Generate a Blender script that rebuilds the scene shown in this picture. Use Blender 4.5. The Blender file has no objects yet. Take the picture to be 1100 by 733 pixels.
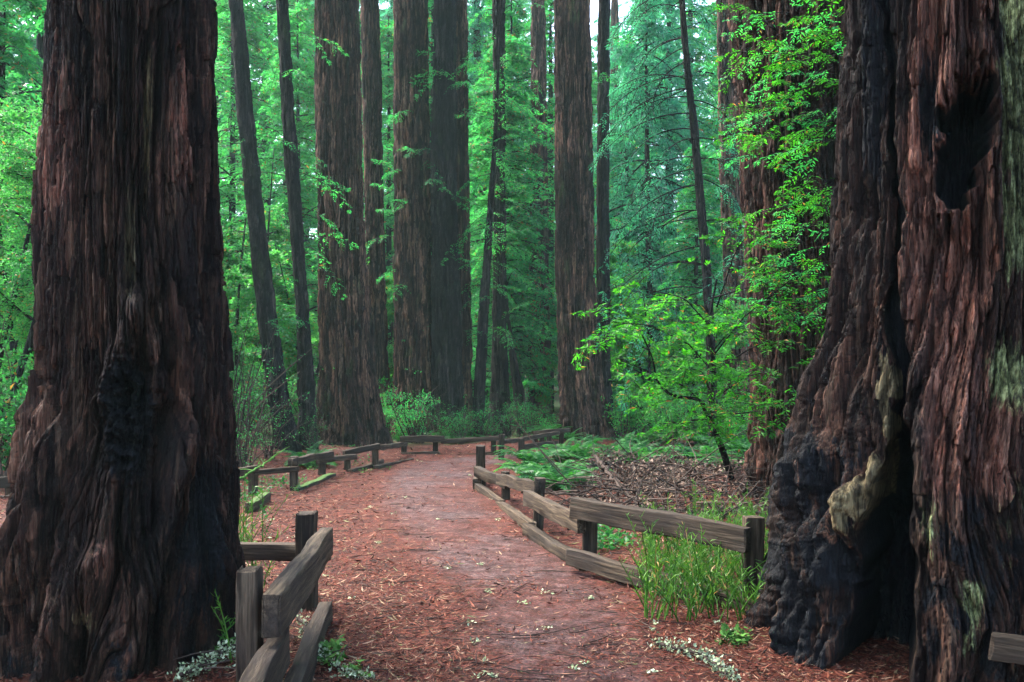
import bpy, math, random
import numpy as np
from mathutils import Vector, Matrix, Euler

# ------------------------------------------------------------------ camera, world, sun, exposure
SC = bpy.context.scene
COL = SC.collection
F, HY, H = 950.0, 415.0, 1.5            # focal length in photo pixels, horizon row, eye height
cam_d = bpy.data.cameras.new("camera")
cam = bpy.data.objects.new("camera", cam_d)
COL.objects.link(cam)
cam.location = (0, 0, H)
cam.rotation_euler = (math.radians(90), 0, 0)
cam_d.sensor_width = 36
cam_d.lens = 36 * F / 1100
cam_d.shift_y = (HY - 366.5) / 1100
cam_d.clip_start = 0.05
cam_d.clip_end = 2000
SC.camera = cam

SUN_EL, SUN_AZ = math.radians(56), math.radians(-58)    # azimuth measured from +Y (ahead of the camera) towards +X
world = bpy.data.worlds.new("World")
SC.world = world
world.use_nodes = True
wn = world.node_tree
wn.nodes.clear()
wo = wn.nodes.new("ShaderNodeOutputWorld")
wb = wn.nodes.new("ShaderNodeBackground")
ws = wn.nodes.new("ShaderNodeTexSky")
ws.sky_type = 'NISHITA'
ws.sun_disc = False
ws.sun_elevation = SUN_EL
ws.sun_rotation = SUN_AZ
ws.air_density = 1.0
ws.dust_density = 4.0
ws.ozone_density = 1.5
wb.inputs[1].default_value = 0.15
wn.links.new(ws.outputs[0], wb.inputs[0])
wn.links.new(wb.outputs[0], wo.inputs[0])

sun_d = bpy.data.lights.new("sun", 'SUN')
sun_d.energy = 1.5
sun_d.angle = math.radians(24)
sun_d.color = (1.0, 0.96, 0.9)
sun = bpy.data.objects.new("sun", sun_d)
COL.objects.link(sun)
sd = Vector((math.sin(SUN_AZ) * math.cos(SUN_EL), math.cos(SUN_AZ) * math.cos(SUN_EL), math.sin(SUN_EL)))
sun.rotation_euler = sd.to_track_quat('Z', 'Y').to_euler()
sun.location = (0, 0, 80)

SC.view_settings.view_transform = 'Standard'
SC.view_settings.look = 'None'
SC.view_settings.gamma = 1
SC.view_settings.use_curve_mapping = False
SC.view_settings.exposure = 3.2
SC.render.engine = 'CYCLES'
SC.cycles.max_bounces = 6
SC.cycles.diffuse_bounces = 3
SC.cycles.glossy_bounces = 2
SC.cycles.transmission_bounces = 4
SC.cycles.volume_bounces = 1
SC.cycles.use_denoising = True

HAZE_DENSITY = 0.00045
HAZE_COLOR = (0.66, 0.97, 0.90, 1)

# ------------------------------------------------------------------ numpy helpers
R0 = np.random.default_rng(11)
_perm = R0.permutation(256).astype(np.int32)
_g = R0.normal(size=(256, 3)).astype(np.float32)
_g /= np.linalg.norm(_g, axis=1, keepdims=True)


def noise(x, y, z):
    x, y, z = np.broadcast_arrays(np.asarray(x, np.float32), np.asarray(y, np.float32), np.asarray(z, np.float32))
    ix, iy, iz = np.floor(x).astype(np.int32), np.floor(y).astype(np.int32), np.floor(z).astype(np.int32)
    fx, fy, fz = x - ix, y - iy, z - iz
    u, v, w = [t * t * t * (t * (t * 6 - 15) + 10) for t in (fx, fy, fz)]
    out = np.zeros(x.shape, np.float32)
    for dx in (0, 1):
        for dy in (0, 1):
            for dz in (0, 1):
                h = _perm[(_perm[(_perm[(ix + dx) & 255] + iy + dy) & 255] + iz + dz) & 255]
                g = _g[h]
                d = g[..., 0] * (fx - dx) + g[..., 1] * (fy - dy) + g[..., 2] * (fz - dz)
                out += d * (u if dx else 1 - u) * (v if dy else 1 - v) * (w if dz else 1 - w)
    return out * 1.6


def sstep(a, b, x):
    t = np.clip((np.asarray(x, float) - a) / (b - a), 0, 1)
    return t * t * (3 - 2 * t)


def wx(px, Y):
    return (px - 550) * Y / F


def wz(py, Y):
    return H - (py - HY) * Y / F


def gY(py):
    return H * F / (py - HY)


PATH = np.array([(-.05, 0), (.25, 3), (.3, 5), (.05, 7), (-.5, 9), (-1.0, 11.5), (-1.35, 14), (-1.3, 16.5), (-.7, 18.3), (.4, 19.3), (2, 20.5), (4.5, 22.5), (8, 25)], float)
PATHW = np.array([1.35, 1.3, 1.2, 1.25, 1.3, 1.35, 1.4, 1.5, 1.35, 1.1, 1.0, 1.0, 1.0])


def path_dist(x, y):
    x = np.asarray(x, float)
    y = np.asarray(y, float)
    best = np.full(np.broadcast(x, y).shape, 1e9)
    for i in range(len(PATH) - 1):
        a, b = PATH[i], PATH[i + 1]
        d = b - a
        t = np.clip(((x - a[0]) * d[0] + (y - a[1]) * d[1]) / (d @ d), 0, 1)
        w = PATHW[i] * (1 - t) + PATHW[i + 1] * t
        best = np.minimum(best, np.hypot(x - a[0] - t * d[0], y - a[1] - t * d[1]) - w)
    return best


def gh(x, y):
    x = np.asarray(x, float)
    y = np.asarray(y, float)
    pd = path_dist(x, y)
    off = sstep(0.1, 2.5, pd)
    r = np.hypot(x, y)
    z = off * (0.10 * noise(x * .35, y * .35, 3.3) + .05 * noise(x * 1.1, y * 1.1, 7.1))
    z = z + .012 * noise(x * 2.2, y * 2.2, 1.7)
    z = z + .55 * sstep(-3.5, -11, x) * sstep(8, 16, y) + .25 * sstep(3, 9, x) * sstep(8, 20, y)
    z = z + .02 * sstep(26, 40, y) * (y - 26)
    z = z + 24 * sstep(48, 170, r)
    return z


def hs(x, y):
    return float(gh(np.array([x]), np.array([y]))[0])


class MB:
    """collects quads and vertex attributes, builds ONE mesh object"""

    def __init__(s):
        s.v, s.f, s.n, s.at = [], [], 0, {}

    def add(s, v, f, **at):
        v = np.asarray(v, np.float32).reshape(-1, 3)
        f = np.asarray(f, np.int32).reshape(-1, 4)
        s.v.append(v)
        s.f.append(f + s.n)
        for k, a in at.items():
            s.at.setdefault(k, []).append((s.n, np.broadcast_to(np.asarray(a, np.float32).ravel(), (len(v),)) if np.ndim(a) == 0 else np.asarray(a, np.float32).ravel()))
        s.n += len(v)

    def mesh(s, name, mat, smooth=True):
        v = np.concatenate(s.v)
        f = np.concatenate(s.f)
        me = bpy.data.meshes.new(name)
        me.vertices.add(len(v))
        me.vertices.foreach_set("co", v.ravel())
        me.loops.add(f.size)
        me.loops.foreach_set("vertex_index", f.ravel())
        me.polygons.add(len(f))
        me.polygons.foreach_set("loop_start", np.arange(0, f.size, 4, dtype=np.int32))
        me.polygons.foreach_set("use_smooth", np.full(len(f), smooth))
        for k, lst in s.at.items():
            a = me.attributes.new(k, 'FLOAT', 'POINT')
            full = np.zeros(len(v), np.float32)
            for st, arr in lst:
                full[st:st + len(arr)] = arr
            a.data.foreach_set("value", full)
        me.update(calc_edges=True)
        me.validate()
        me.materials.append(mat)
        return me

    def build(s, name, mat, parent=None, smooth=True):
        o = bpy.data.objects.new(name, s.mesh(name, mat, smooth))
        COL.objects.link(o)
        o.parent = parent
        return o


def tag(o, label=None, cat=None, group=None, kind=None):
    if label: o["label"] = label
    if cat: o["category"] = cat
    if group: o["group"] = group
    if kind: o["kind"] = kind
    return o


def empty(name, loc, label, cat, group=None, rz=0):
    o = bpy.data.objects.new(name, None)
    COL.objects.link(o)
    o.location = loc
    o.rotation_euler = (0, 0, rz)
    return tag(o, label, cat, group)


def copy_tree(o, parent=None):
    c = o.copy()
    COL.objects.link(c)
    c.parent = parent
    for ch in list(o.children):
        copy_tree(ch, c)
    return c


def norm(a):
    return a / np.maximum(np.linalg.norm(a, axis=-1, keepdims=True), 1e-9)


def tubes(paths, radii, sides=5):
    """paths (N,S,3), radii (N,S) -> verts, quads"""
    P = np.asarray(paths, float)
    Rr = np.asarray(radii, float)
    N, S, _ = P.shape
    T = norm(np.gradient(P, axis=1))
    up = np.where(np.abs(T[..., 2:3]) > .9, np.array([1., 0, 0]), np.array([0, 0, 1.]))
    A = norm(np.cross(T, up))
    B = np.cross(T, A)
    a = np.linspace(0, 2 * np.pi, sides, endpoint=False)
    V = P[:, :, None] + Rr[:, :, None, None] * (A[:, :, None] * np.cos(a)[:, None] + B[:, :, None] * np.sin(a)[:, None])
    idx = np.arange(N * S * sides).reshape(N, S, sides)
    q = np.stack([idx[:, :-1], np.roll(idx[:, :-1], -1, 2), np.roll(idx[:, 1:], -1, 2), idx[:, 1:]], -1)
    return V.reshape(-1, 3), q.reshape(-1, 4)


def curve_pts(base, az, elev, L, droop, S, rng, wob=.04):
    """arching branches: base (N,3)"""
    N = len(az)
    t = np.linspace(0, 1, S)
    e = elev[:, None] - droop[:, None] * t[None]
    a = az[:, None] + np.cumsum(rng.normal(0, wob, (N, S)), 1)
    d = np.stack([np.cos(a) * np.cos(e), np.sin(a) * np.cos(e), np.sin(e)], -1) * (L[:, None, None] / (S - 1))
    p = np.cumsum(d, 1) - d[:, :1]
    return base[:, None] + p


def leaves(base, dirv, side, length, width, rng, curl=.15, kite=.45):
    """one quad per leaf, kite shaped with a slight fold"""
    n = len(base)
    nrm = np.cross(dirv, side)
    l = length[:, None]
    w = width[:, None]
    tip = base + dirv * l - nrm * l * (rng.random((n, 1)) * curl)
    mid = base + dirv * l * kite + nrm * l * .04
    V = np.stack([base, mid + side * w * .5, tip, mid - side * w * .5], 1)
    return V.reshape(-1, 3), np.arange(n * 4).reshape(n, 4)


def sprays(paths, rng, twigs=16, twig_len=.4, nleaf=10, leaf=.1, lw=.03, t0=.15, angle=1.0, roll=.35, jitter=.25, droop=.35, keep=1.0, lang=.85):
    """flat conifer sprays along branch curves: twigs alternate left and right, leaflets alternate along each twig"""
    N, S, _ = paths.shape
    K = twigs
    t = np.clip(np.linspace(t0, .99, K)[None] + rng.normal(0, .02, (N, K)), 0, .999)
    fi = t * (S - 1)
    i0 = np.floor(fi).astype(int)
    fr = (fi - i0)[..., None]
    nidx = np.arange(N)[:, None]
    P = paths[nidx, i0] * (1 - fr) + paths[nidx, i0 + 1] * fr
    T = norm(paths[nidx, i0 + 1] - paths[nidx, i0])
    up = np.array([0, 0, 1.])
    sd_ = norm(np.cross(T, up) + 1e-4)
    rl = rng.normal(0, roll, (N, 1, 1))
    upv = np.cross(sd_, T)
    sd_ = sd_ * np.cos(rl) + upv * np.sin(rl)
    sg = np.where(np.arange(K) % 2 == 0, 1., -1.)[None, :, None]
    ang = angle + rng.normal(0, .15, (N, K, 1))
    D = norm(T * np.cos(ang) + sg * sd_ * np.sin(ang) + rng.normal(0, .12, (N, K, 3)))
    brL = np.linalg.norm(paths[:, -1] - paths[:, 0], axis=-1)[:, None]
    TL = twig_len * (1.05 - t) ** .6 * (.6 + .7 * rng.random((N, K))) * np.minimum(1, brL / brL.mean() + .2)
    J = nleaf
    s = (np.arange(J) + .7) / J
    tp = P[:, :, None] + D[:, :, None] * (TL[:, :, None] * s)[..., None]
    tp[..., 2] -= droop * TL[:, :, None] * s ** 2
    Dd = D[:, :, None] + np.zeros((1, 1, J, 1))
    Dd[..., 2] -= droop * 2 * s * .8
    Dd = norm(Dd)
    wv = norm(np.cross(Dd, up))
    rl2 = rng.normal(0, .3, (N, K, 1, 1))
    wv = norm(wv * np.cos(rl2) + np.cross(wv, Dd) * np.sin(rl2))
    sg2 = np.where(np.arange(J) % 2 == 0, 1., -1.)[None, None, :, None]
    la = lang + rng.normal(0, .2, (N, K, J, 1))
    ld = norm(Dd * np.cos(la) + sg2 * wv * np.sin(la) + rng.normal(0, jitter * .4, (N, K, J, 3)))
    ls = norm(np.cross(ld, np.cross(Dd, wv)) + rng.normal(0, jitter, (N, K, J, 3)))
    ls = norm(ls - (ls * ld).sum(-1, keepdims=True) * ld)
    ll = leaf * (.6 + .7 * rng.random((N, K, J))) * (1.1 - .5 * s)
    b, d_, s_, l_ = tp.reshape(-1, 3), ld.reshape(-1, 3), ls.reshape(-1, 3), ll.ravel()
    if keep < 1:
        # whole twigs drop out so the sprays stay clumped
        m = np.repeat(rng.random(N * K) < keep, J)
        b, d_, s_, l_ = b[m], d_[m], s_[m], l_[m]
    LV = leaves(b, d_, s_, l_, l_ * (lw / leaf), rng)
    # the twig axes
    tw = np.stack([P, P + D * TL[..., None] * .5, P + D * TL[..., None]], 2)
    tw[:, :, 1, 2] -= droop * TL * .25
    tw[:, :, 2, 2] -= droop * TL
    return LV, tw.reshape(-1, 3, 3)


# ------------------------------------------------------------------ materials
def new_mat(name):
    m = bpy.data.materials.new(name)
    m.use_nodes = True
    nt = m.node_tree
    nt.nodes.clear()
    return m, nt


def N_(nt, t, **kw):
    n = nt.nodes.new(t)
    for k, v in kw.items():
        setattr(n, k, v)
    return n


def ramp(nt, fac, stops):
    r = nt.nodes.new("ShaderNodeValToRGB")
    e = r.color_ramp.elements
    while len(e) < len(stops): e.new(.5)
    for q, (p, c) in zip(e, stops):
        q.position = p
        q.color = (*c, 1) if len(c) == 3 else c
    nt.links.new(fac, r.inputs[0])
    return r.outputs[0]


def mixc(nt, fac, a, b, mode='MIX'):
    n = nt.nodes.new("ShaderNodeMix")
    n.data_type = 'RGBA'
    n.blend_type = mode
    for sock, v in ((n.inputs[0], fac), (n.inputs[6], a), (n.inputs[7], b)):
        if hasattr(v, 'links'):
            nt.links.new(v, sock)
        else:
            sock.default_value = v if np.isscalar(v) else (*v, 1)
    return n.outputs[2]


def tex(nt, vec, scale, detail=4, rough=.6, dist=0):
    n = nt.nodes.new("ShaderNodeTexNoise")
    n.inputs['Scale'].default_value = scale
    n.inputs['Detail'].default_value = detail
    n.inputs['Roughness'].default_value = rough
    n.inputs['Distortion'].default_value = dist
    if vec is not None: nt.links.new(vec, n.inputs['Vector'])
    return n.outputs[0]


def mapped(nt, src, sc):
    m = nt.nodes.new("ShaderNodeMapping")
    m.inputs['Scale'].default_value = sc
    nt.links.new(src, m.inputs[0])
    return m.outputs[0]


def finish(nt, col, rough=.85, bumps=(), spec=.3):
    b = nt.nodes.new("ShaderNodeBsdfPrincipled")
    o = nt.nodes.new("ShaderNodeOutputMaterial")
    if hasattr(col, 'links'): nt.links.new(col, b.inputs['Base Color'])
    else: b.inputs['Base Color'].default_value = (*col, 1)
    if hasattr(rough, 'links'): nt.links.new(rough, b.inputs['Roughness'])
    else: b.inputs['Roughness'].default_value = rough
    b.inputs['Specular IOR Level'].default_value = spec
    prev = None
    for h, st, di in bumps:
        bp = nt.nodes.new("ShaderNodeBump")
        bp.inputs['Strength'].default_value = st
        bp.inputs['Distance'].default_value = di
        nt.links.new(h, bp.inputs['Height'])
        if prev: nt.links.new(prev, bp.inputs['Normal'])
        prev = bp.outputs[0]
    if prev: nt.links.new(prev, b.inputs['Normal'])
    nt.links.new(b.outputs[0], o.inputs[0])
    return b


def bark_mat(name, dark, mid, light, grey, scale=1.0, moss=0.0, attrs=False, rough=.8):
    m, nt = new_mat(name)
    tc = N_(nt, "ShaderNodeTexCoord").outputs['Object']
    oi = N_(nt, "ShaderNodeObjectInfo").outputs['Random']
    v1 = mapped(nt, tc, (9 * scale, 9 * scale, .7 * scale))
    v2 = mapped(nt, tc, (34 * scale, 34 * scale, 2.2 * scale))
    v3 = mapped(nt, tc, (110 * scale, 110 * scale, 5 * scale))
    n1, n2, n3 = tex(nt, v1, 1, 5, .65, .6), tex(nt, v2, 1, 5, .65, .4), tex(nt, v3, 1, 3, .6)
    c = ramp(nt, n1, [(.36, dark), (.46, mid), (.54, light), (.60, mid), (.68, dark)])  # strong streak contrast puts furrow shade into the colour
    c2 = ramp(nt, n2, [(.38, dark), (.49, mid), (.60, grey), (.7, light)])
    c = mixc(nt, .55, c, c2)
    ta = N_(nt, "ShaderNodeAttribute")
    ta.attribute_name = "tone"
    c = mixc(nt, 1.0, c, ramp(nt, ta.outputs['Fac'], [(.14, (.22, .21, .20)), (.36, (.62, .60, .58)), (.56, (1.2, 1.12, 1.05)), (.74, (3.0, 2.75, 2.4))]), 'MULTIPLY')
    # bleached strips, and near-black streaks painted in for furrow shade
    s1 = tex(nt, mapped(nt, tc, (20 * scale, 20 * scale, .9 * scale)), 1, 4, .6, .5)
    c = mixc(nt, ramp(nt, s1, [(.58, (0, 0, 0)), (.64, (.8, .8, .8))]), c, mixc(nt, 1.0, grey, (1.9, 1.75, 1.5), 'MULTIPLY'))
    s2 = tex(nt, mapped(nt, tc, (13 * scale, 13 * scale + .01, .6 * scale)), 1.07, 4, .6, .5)
    c = mixc(nt, ramp(nt, s2, [(.34, (1, 1, 1)), (.41, (0, 0, 0))]), c, dark)
    big = tex(nt, mapped(nt, tc, (1.3 * scale, 1.3 * scale, .5 * scale)), 1, 4, .6)
    c = mixc(nt, ramp(nt, big, [(.42, (0, 0, 0)), (.62, (1, 1, 1))]), c, mixc(nt, .55, c, dark))
    f3 = ramp(nt, n3, [(.3, (.35, .35, .35)), (.5, (.9, .9, .9)), (.72, (1.7, 1.65, 1.6))])
    c = mixc(nt, 1.0, c, f3, 'MULTIPLY')
    rg = rough
    if moss:
        mo = tex(nt, mapped(nt, tc, (2.5, 2.5, .8)), 1, 5, .7)
        c = mixc(nt, ramp(nt, mo, [(.58, (0, 0, 0)), (.72, (moss, moss, moss))]), c, (.06, .09, .03))
    if attrs:
        def at(n):
            a = N_(nt, "ShaderNodeAttribute")
            a.attribute_name = n
            return a.outputs['Fac']
        nz = tex(nt, mapped(nt, tc, (42, 42, 4)), 1, 7, .72)

        def edge(a, lo=.46, hi=.58):
            mt = N_(nt, "ShaderNodeMath", operation='MULTIPLY_ADD')
            nt.links.new(nz, mt.inputs[0])
            mt.inputs[1].default_value = 1.5
            sb = N_(nt, "ShaderNodeMath", operation='SUBTRACT')
            nt.links.new(a, sb.inputs[0])
            sb.inputs[1].default_value = .75
            nt.links.new(sb.outputs[0], mt.inputs[2])
            return ramp(nt, mt.outputs[0], [(lo, (0, 0, 0)), (hi, (1, 1, 1))])
        wv = tex(nt, mapped(nt, tc, (40, 40, 3)), 1, 5, .7)
        redc = ramp(nt, wv, [(.36, (.010, .006, .005)), (.5, (.085, .042, .030)), (.64, (.20, .115, .085))])
        tn = ramp(nt, ta.outputs['Fac'], [(.14, (.3, .28, .27)), (.42, (.9, .88, .86)), (.7, (2.1, 2.0, 1.85))])
        redc = mixc(nt, 1.0, redc, tn, 'MULTIPLY')
        c = mixc(nt, edge(at("redbark")), c, mixc(nt, .5, redc, mixc(nt, 1.0, c, (2.1, 1.15, .95), 'MULTIPLY')))
        woodc = ramp(nt, wv, [(.38, (.016, .012, .007)), (.5, (.066, .051, .026)), (.64, (.14, .112, .060))])
        woodc = mixc(nt, .8, woodc, tn, 'MULTIPLY')
        c = mixc(nt, edge(at("wood")), c, woodc)
        ln = tex(nt, mapped(nt, tc, (30, 30, 16)), 1, 6, .75)
        lich = ramp(nt, ln, [(.40, (.02, .02, .012)), (.5, (.085, .10, .04)), (.62, (.22, .25, .12))])
        lich = mixc(nt, .8, lich, tn, 'MULTIPLY')
        c = mixc(nt, edge(at("lichen"), .44, .6), c, lich)
        chc = ramp(nt, nz, [(.35, (.0015, .0015, .002)), (.58, (.005, .0055, .0065)), (.76, (.024, .027, .033))])  # char colour, with the hollow's shade and gloss highlights painted in
        ce = edge(at("char_dark"))
        c = mixc(nt, ce, c, chc)
        rg = ramp(nt, ce, [(0, (rough,) * 3), (1, (.66,) * 3)])
    finish(nt, c, rg, [(n1, .6, .05 / scale), (n2, 1.0, .035 / scale), (n3, .9, .012 / scale)], .12)
    return m


def leaf_mat(name, a, b, c, trans=.45, dead=None):
    """a, b, c: darker to yellower leaf colours, mixed leaf by leaf and by clump"""
    m, nt = new_mat(name)
    g = N_(nt, "ShaderNodeNewGeometry")
    oi = N_(nt, "ShaderNodeObjectInfo").outputs['Random']
    cl = tex(nt, g.outputs['Position'], .55, 3, .6)
    ad = N_(nt, "ShaderNodeMath", operation='MULTIPLY_ADD')
    nt.links.new(g.outputs['Random Per Island'], ad.inputs[0])
    ad.inputs[1].default_value = .45
    nt.links.new(cl, ad.inputs[2])
    ad2 = N_(nt, "ShaderNodeMath", operation='MULTIPLY_ADD')
    nt.links.new(oi, ad2.inputs[0])
    ad2.inputs[1].default_value = .25
    nt.links.new(ad.outputs[0], ad2.inputs[2])
    stops = [(.5, a), (.8, b), (1.0, c)]
    col = ramp(nt, ad2.outputs[0], stops)
    if dead:
        rr = ramp(nt, g.outputs['Random Per Island'], [(.965, (0, 0, 0)), (.97, (1, 1, 1))])
        col = mixc(nt, rr, col, dead)
    p = N_(nt, "ShaderNodeBsdfPrincipled")
    p.inputs['Roughness'].default_value = .45
    p.inputs['Specular IOR Level'].default_value = .18
    nt.links.new(col, p.inputs['Base Color'])
    t = N_(nt, "ShaderNodeBsdfTranslucent")
    tcx = mixc(nt, 1.0, col, (1.5, 1.6, .9), 'MULTIPLY')
    nt.links.new(tcx, t.inputs[0])
    mx = N_(nt, "ShaderNodeMixShader")
    mx.inputs[0].default_value = trans
    nt.links.new(p.outputs[0], mx.inputs[1])
    nt.links.new(t.outputs[0], mx.inputs[2])
    o = N_(nt, "ShaderNodeOutputMaterial")
    nt.links.new(mx.outputs[0], o.inputs[0])
    return m


def island_mat(name, stops, rough=.8, spec=.12, bump=None):
    m, nt = new_mat(name)
    g = N_(nt, "ShaderNodeNewGeometry")
    finish(nt, ramp(nt, g.outputs['Random Per Island'], stops), rough, (), spec)
    return m


def wood_mat():
    m, nt = new_mat("weathered_wood")
    tc = N_(nt, "ShaderNodeTexCoord").outputs['Object']
    oi = N_(nt, "ShaderNodeObjectInfo").outputs['Random']
    off = N_(nt, "ShaderNodeVectorMath", operation='ADD')
    cb = N_(nt, "ShaderNodeCombineXYZ")
    ml = N_(nt, "ShaderNodeMath", operation='MULTIPLY')
    nt.links.new(oi, ml.inputs[0])
    ml.inputs[1].default_value = 37
    for i in range(3): nt.links.new(ml.outputs[0], cb.inputs[i])
    nt.links.new(tc, off.inputs[0])
    nt.links.new(cb.outputs[0], off.inputs[1])
    v = off.outputs[0]
    g1 = tex(nt, mapped(nt, v, (2.2, 38, 38)), 1, 5, .65, .5)
    g2 = tex(nt, mapped(nt, v, (5, 130, 130)), 1, 3, .6)
    st = tex(nt, mapped(nt, v, (2.2, 6, 6)), 1, 4, .6)
    c = ramp(nt, g1, [(.32, (.007, .0048, .0035)), (.48, (.036, .026, .0175)), (.64, (.086, .064, .043))])
    c = mixc(nt, 1, c, ramp(nt, g2, [(.3, (.7, .7, .7)), (.7, (1.2, 1.2, 1.2))]), 'MULTIPLY')
    c = mixc(nt, ramp(nt, st, [(.45, (0, 0, 0)), (.65, (.75, .75, .75))]), c, (.028, .022, .019))
    # per-piece tone
    c = mixc(nt, 1, c, ramp(nt, oi, [(0, (.7, .68, .66)), (1, (1.15, 1.12, 1.05))]), 'MULTIPLY')
    a = N_(nt, "ShaderNodeAttribute")
    a.attribute_name = "moss"
    mo = tex(nt, v, 14, 5, .7)
    mm = N_(nt, "ShaderNodeMath", operation='MULTIPLY')
    nt.links.new(a.outputs['Fac'], mm.inputs[0])
    nt.links.new(mo, mm.inputs[1])
    c = mixc(nt, ramp(nt, mm.outputs[0], [(.3, (0, 0, 0)), (.5, (1, 1, 1))]), c, (.05, .10, .025))
    finish(nt, c, .75, [(g1, .7, .012), (g2, .5, .004)], .12)
    return m


def ground_mat():
    m, nt = new_mat("forest_floor")
    tc = N_(nt, "ShaderNodeNewGeometry").outputs['Position']
    a = N_(nt, "ShaderNodeAttribute")
    a.attribute_name = "pathness"
    n1 = tex(nt, tc, 9, 8, .72, .3)
    n2 = tex(nt, tc, 46, 6, .7)
    n3 = tex(nt, tc, .9, 5, .6)
    vor = N_(nt, "ShaderNodeTexVoronoi")
    vor.inputs['Scale'].default_value = 55
    nt.links.new(mapped(nt, tc, (1, 2.2, 1)), vor.inputs['Vector'])
    lit = ramp(nt, n2, [(.30, (.006, .003, .0025)), (.45, (.036, .0095, .006)), (.57, (.078, .019, .0105)), (.72, (.135, .045, .025))])
    lit = mixc(nt, .35, lit, vor.outputs['Color'], 'SOFT_LIGHT')
    asp = ramp(nt, n2, [(.32, (.015, .010, .011)), (.5, (.054, .036, .037)), (.7, (.115, .080, .078))])
    # litter drifts lie over the asphalt
    s = N_(nt, "ShaderNodeMath", operation='MULTIPLY_ADD')
    nt.links.new(n3, s.inputs[0])
    s.inputs[1].default_value = 1.1
    nt.links.new(a.outputs['Fac'], s.inputs[2])
    s2 = N_(nt, "ShaderNodeMath", operation='MULTIPLY_ADD')
    nt.links.new(n1, s2.inputs[0])
    s2.inputs[1].default_value = 1.3
    nt.links.new(s.outputs[0], s2.inputs[2])
    f = ramp(nt, s2.outputs[0], [(.0, (0, 0, 0)), (1, (1, 1, 1))])
    mr = N_(nt, "ShaderNodeMapRange")
    nt.links.new(s2.outputs[0], mr.inputs[0])
    mr.inputs[1].default_value = 1.95
    mr.inputs[2].default_value = 2.45
    c = mixc(nt, mr.outputs[0], lit, asp)
    far = N_(nt, "ShaderNodeAttribute")
    far.attribute_name = "green"
    gn = tex(nt, tc, 1.7, 6, .7)
    mg = N_(nt, "ShaderNodeMath", operation='MULTIPLY')
    nt.links.new(gn, mg.inputs[0])
    nt.links.new(far.outputs['Fac'], mg.inputs[1])
    c = mixc(nt, ramp(nt, mg.outputs[0], [(.32, (0, 0, 0)), (.55, (1, 1, 1))]), c, (.03, .06, .02))
    lump = tex(nt, tc, 3.2, 5, .65)
    c = mixc(nt, 1.0, c, ramp(nt, n1, [(.34, (.45, .42, .42)), (.5, (.95, .95, .95)), (.64, (1.45, 1.35, 1.3))]), 'MULTIPLY')
    c = mixc(nt, 1.0, c, ramp(nt, lump, [(.36, (.62, .6, .6)), (.6, (1.2, 1.18, 1.15))]), 'MULTIPLY')
    finish(nt, c, .8, [(n2, .8, .02), (n1, .5, .03)], .12)
    return m


M = {}
M['bark_hero'] = bark_mat("redwood_bark_near", (.0025, .0014, .0012), (.0175, .0082, .0058), (.054, .0265, .0175), (.042, .027, .0195), 1, 0, True, .7)
M['bark'] = bark_mat("redwood_bark", (.007, .004, .0032), (.040, .0205, .015), (.10, .054, .040), (.085, .056, .045), .62, .5)
M['bark_dark'] = bark_mat("dark_wet_bark", (.004, .004, .0045), (.011, .010, .010), (.026, .021, .020), (.021, .020, .020), .8, .3)
M['bark_red'] = bark_mat("red_bark", (.007, .0035, .003), (.030, .0135, .010), (.072, .034, .026), (.055, .033, .027), .9, 0)
M['leaf_redwood'] = leaf_mat("redwood_needles", (.010, .09, .040), (.020, .185, .064), (.048, .30, .075), .58, (.16, .07, .03))
M['leaf_teal'] = leaf_mat("fir_needles", (.012, .10, .075), (.022, .17, .12), (.040, .25, .155), .55)
M['leaf_bright'] = leaf_mat("young_redwood_needles", (.007, .06, .006), (.015, .125, .009), (.042, .225, .014), .58, (.22, .09, .03))
M['leaf_broad'] = leaf_mat("laurel_leaves", (.014, .095, .030), (.028, .19, .048), (.070, .30, .06), .55, (.22, .12, .03))
M['fern'] = leaf_mat("fern_fronds", (.006, .042, .013), (.012, .082, .020), (.03, .14, .026), .4)
M['grass'] = leaf_mat("horsetail_green", (.012, .05, .008), (.032, .11, .012), (.075, .18, .022), .3, (.3, .2, .08))
M['wood'] = wood_mat()
M['ground'] = ground_mat()
M['litter'] = island_mat("redwood_needle_litter", [(0, (.007, .0035, .003)), (.3, (.035, .009, .006)), (.6, (.085, .020, .011)), (.85, (.145, .045, .024)), (.96, (.27, .17, .11)), (1, (.09, .12, .04))], .7)
M['dead'] = island_mat("dead_brown_leaves", [(0, (.015, .009, .007)), (.4, (.05, .030, .022)), (.75, (.11, .072, .052)), (1, (.20, .145, .11))], .7)
M['lichen'] = island_mat("pale_lichen", [(0, (.13, .17, .08)), (.6, (.26, .31, .18)), (1, (.42, .44, .30))], .9)
M['twig'] = island_mat("dark_twigs", [(0, (.012, .009, .008)), (.6, (.034, .023, .018)), (1, (.065, .046, .036))], .8)
M['moss'] = island_mat("moss", [(0, (.02, .06, .012)), (.6, (.04, .11, .018)), (1, (.07, .16, .03))], .9)

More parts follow.
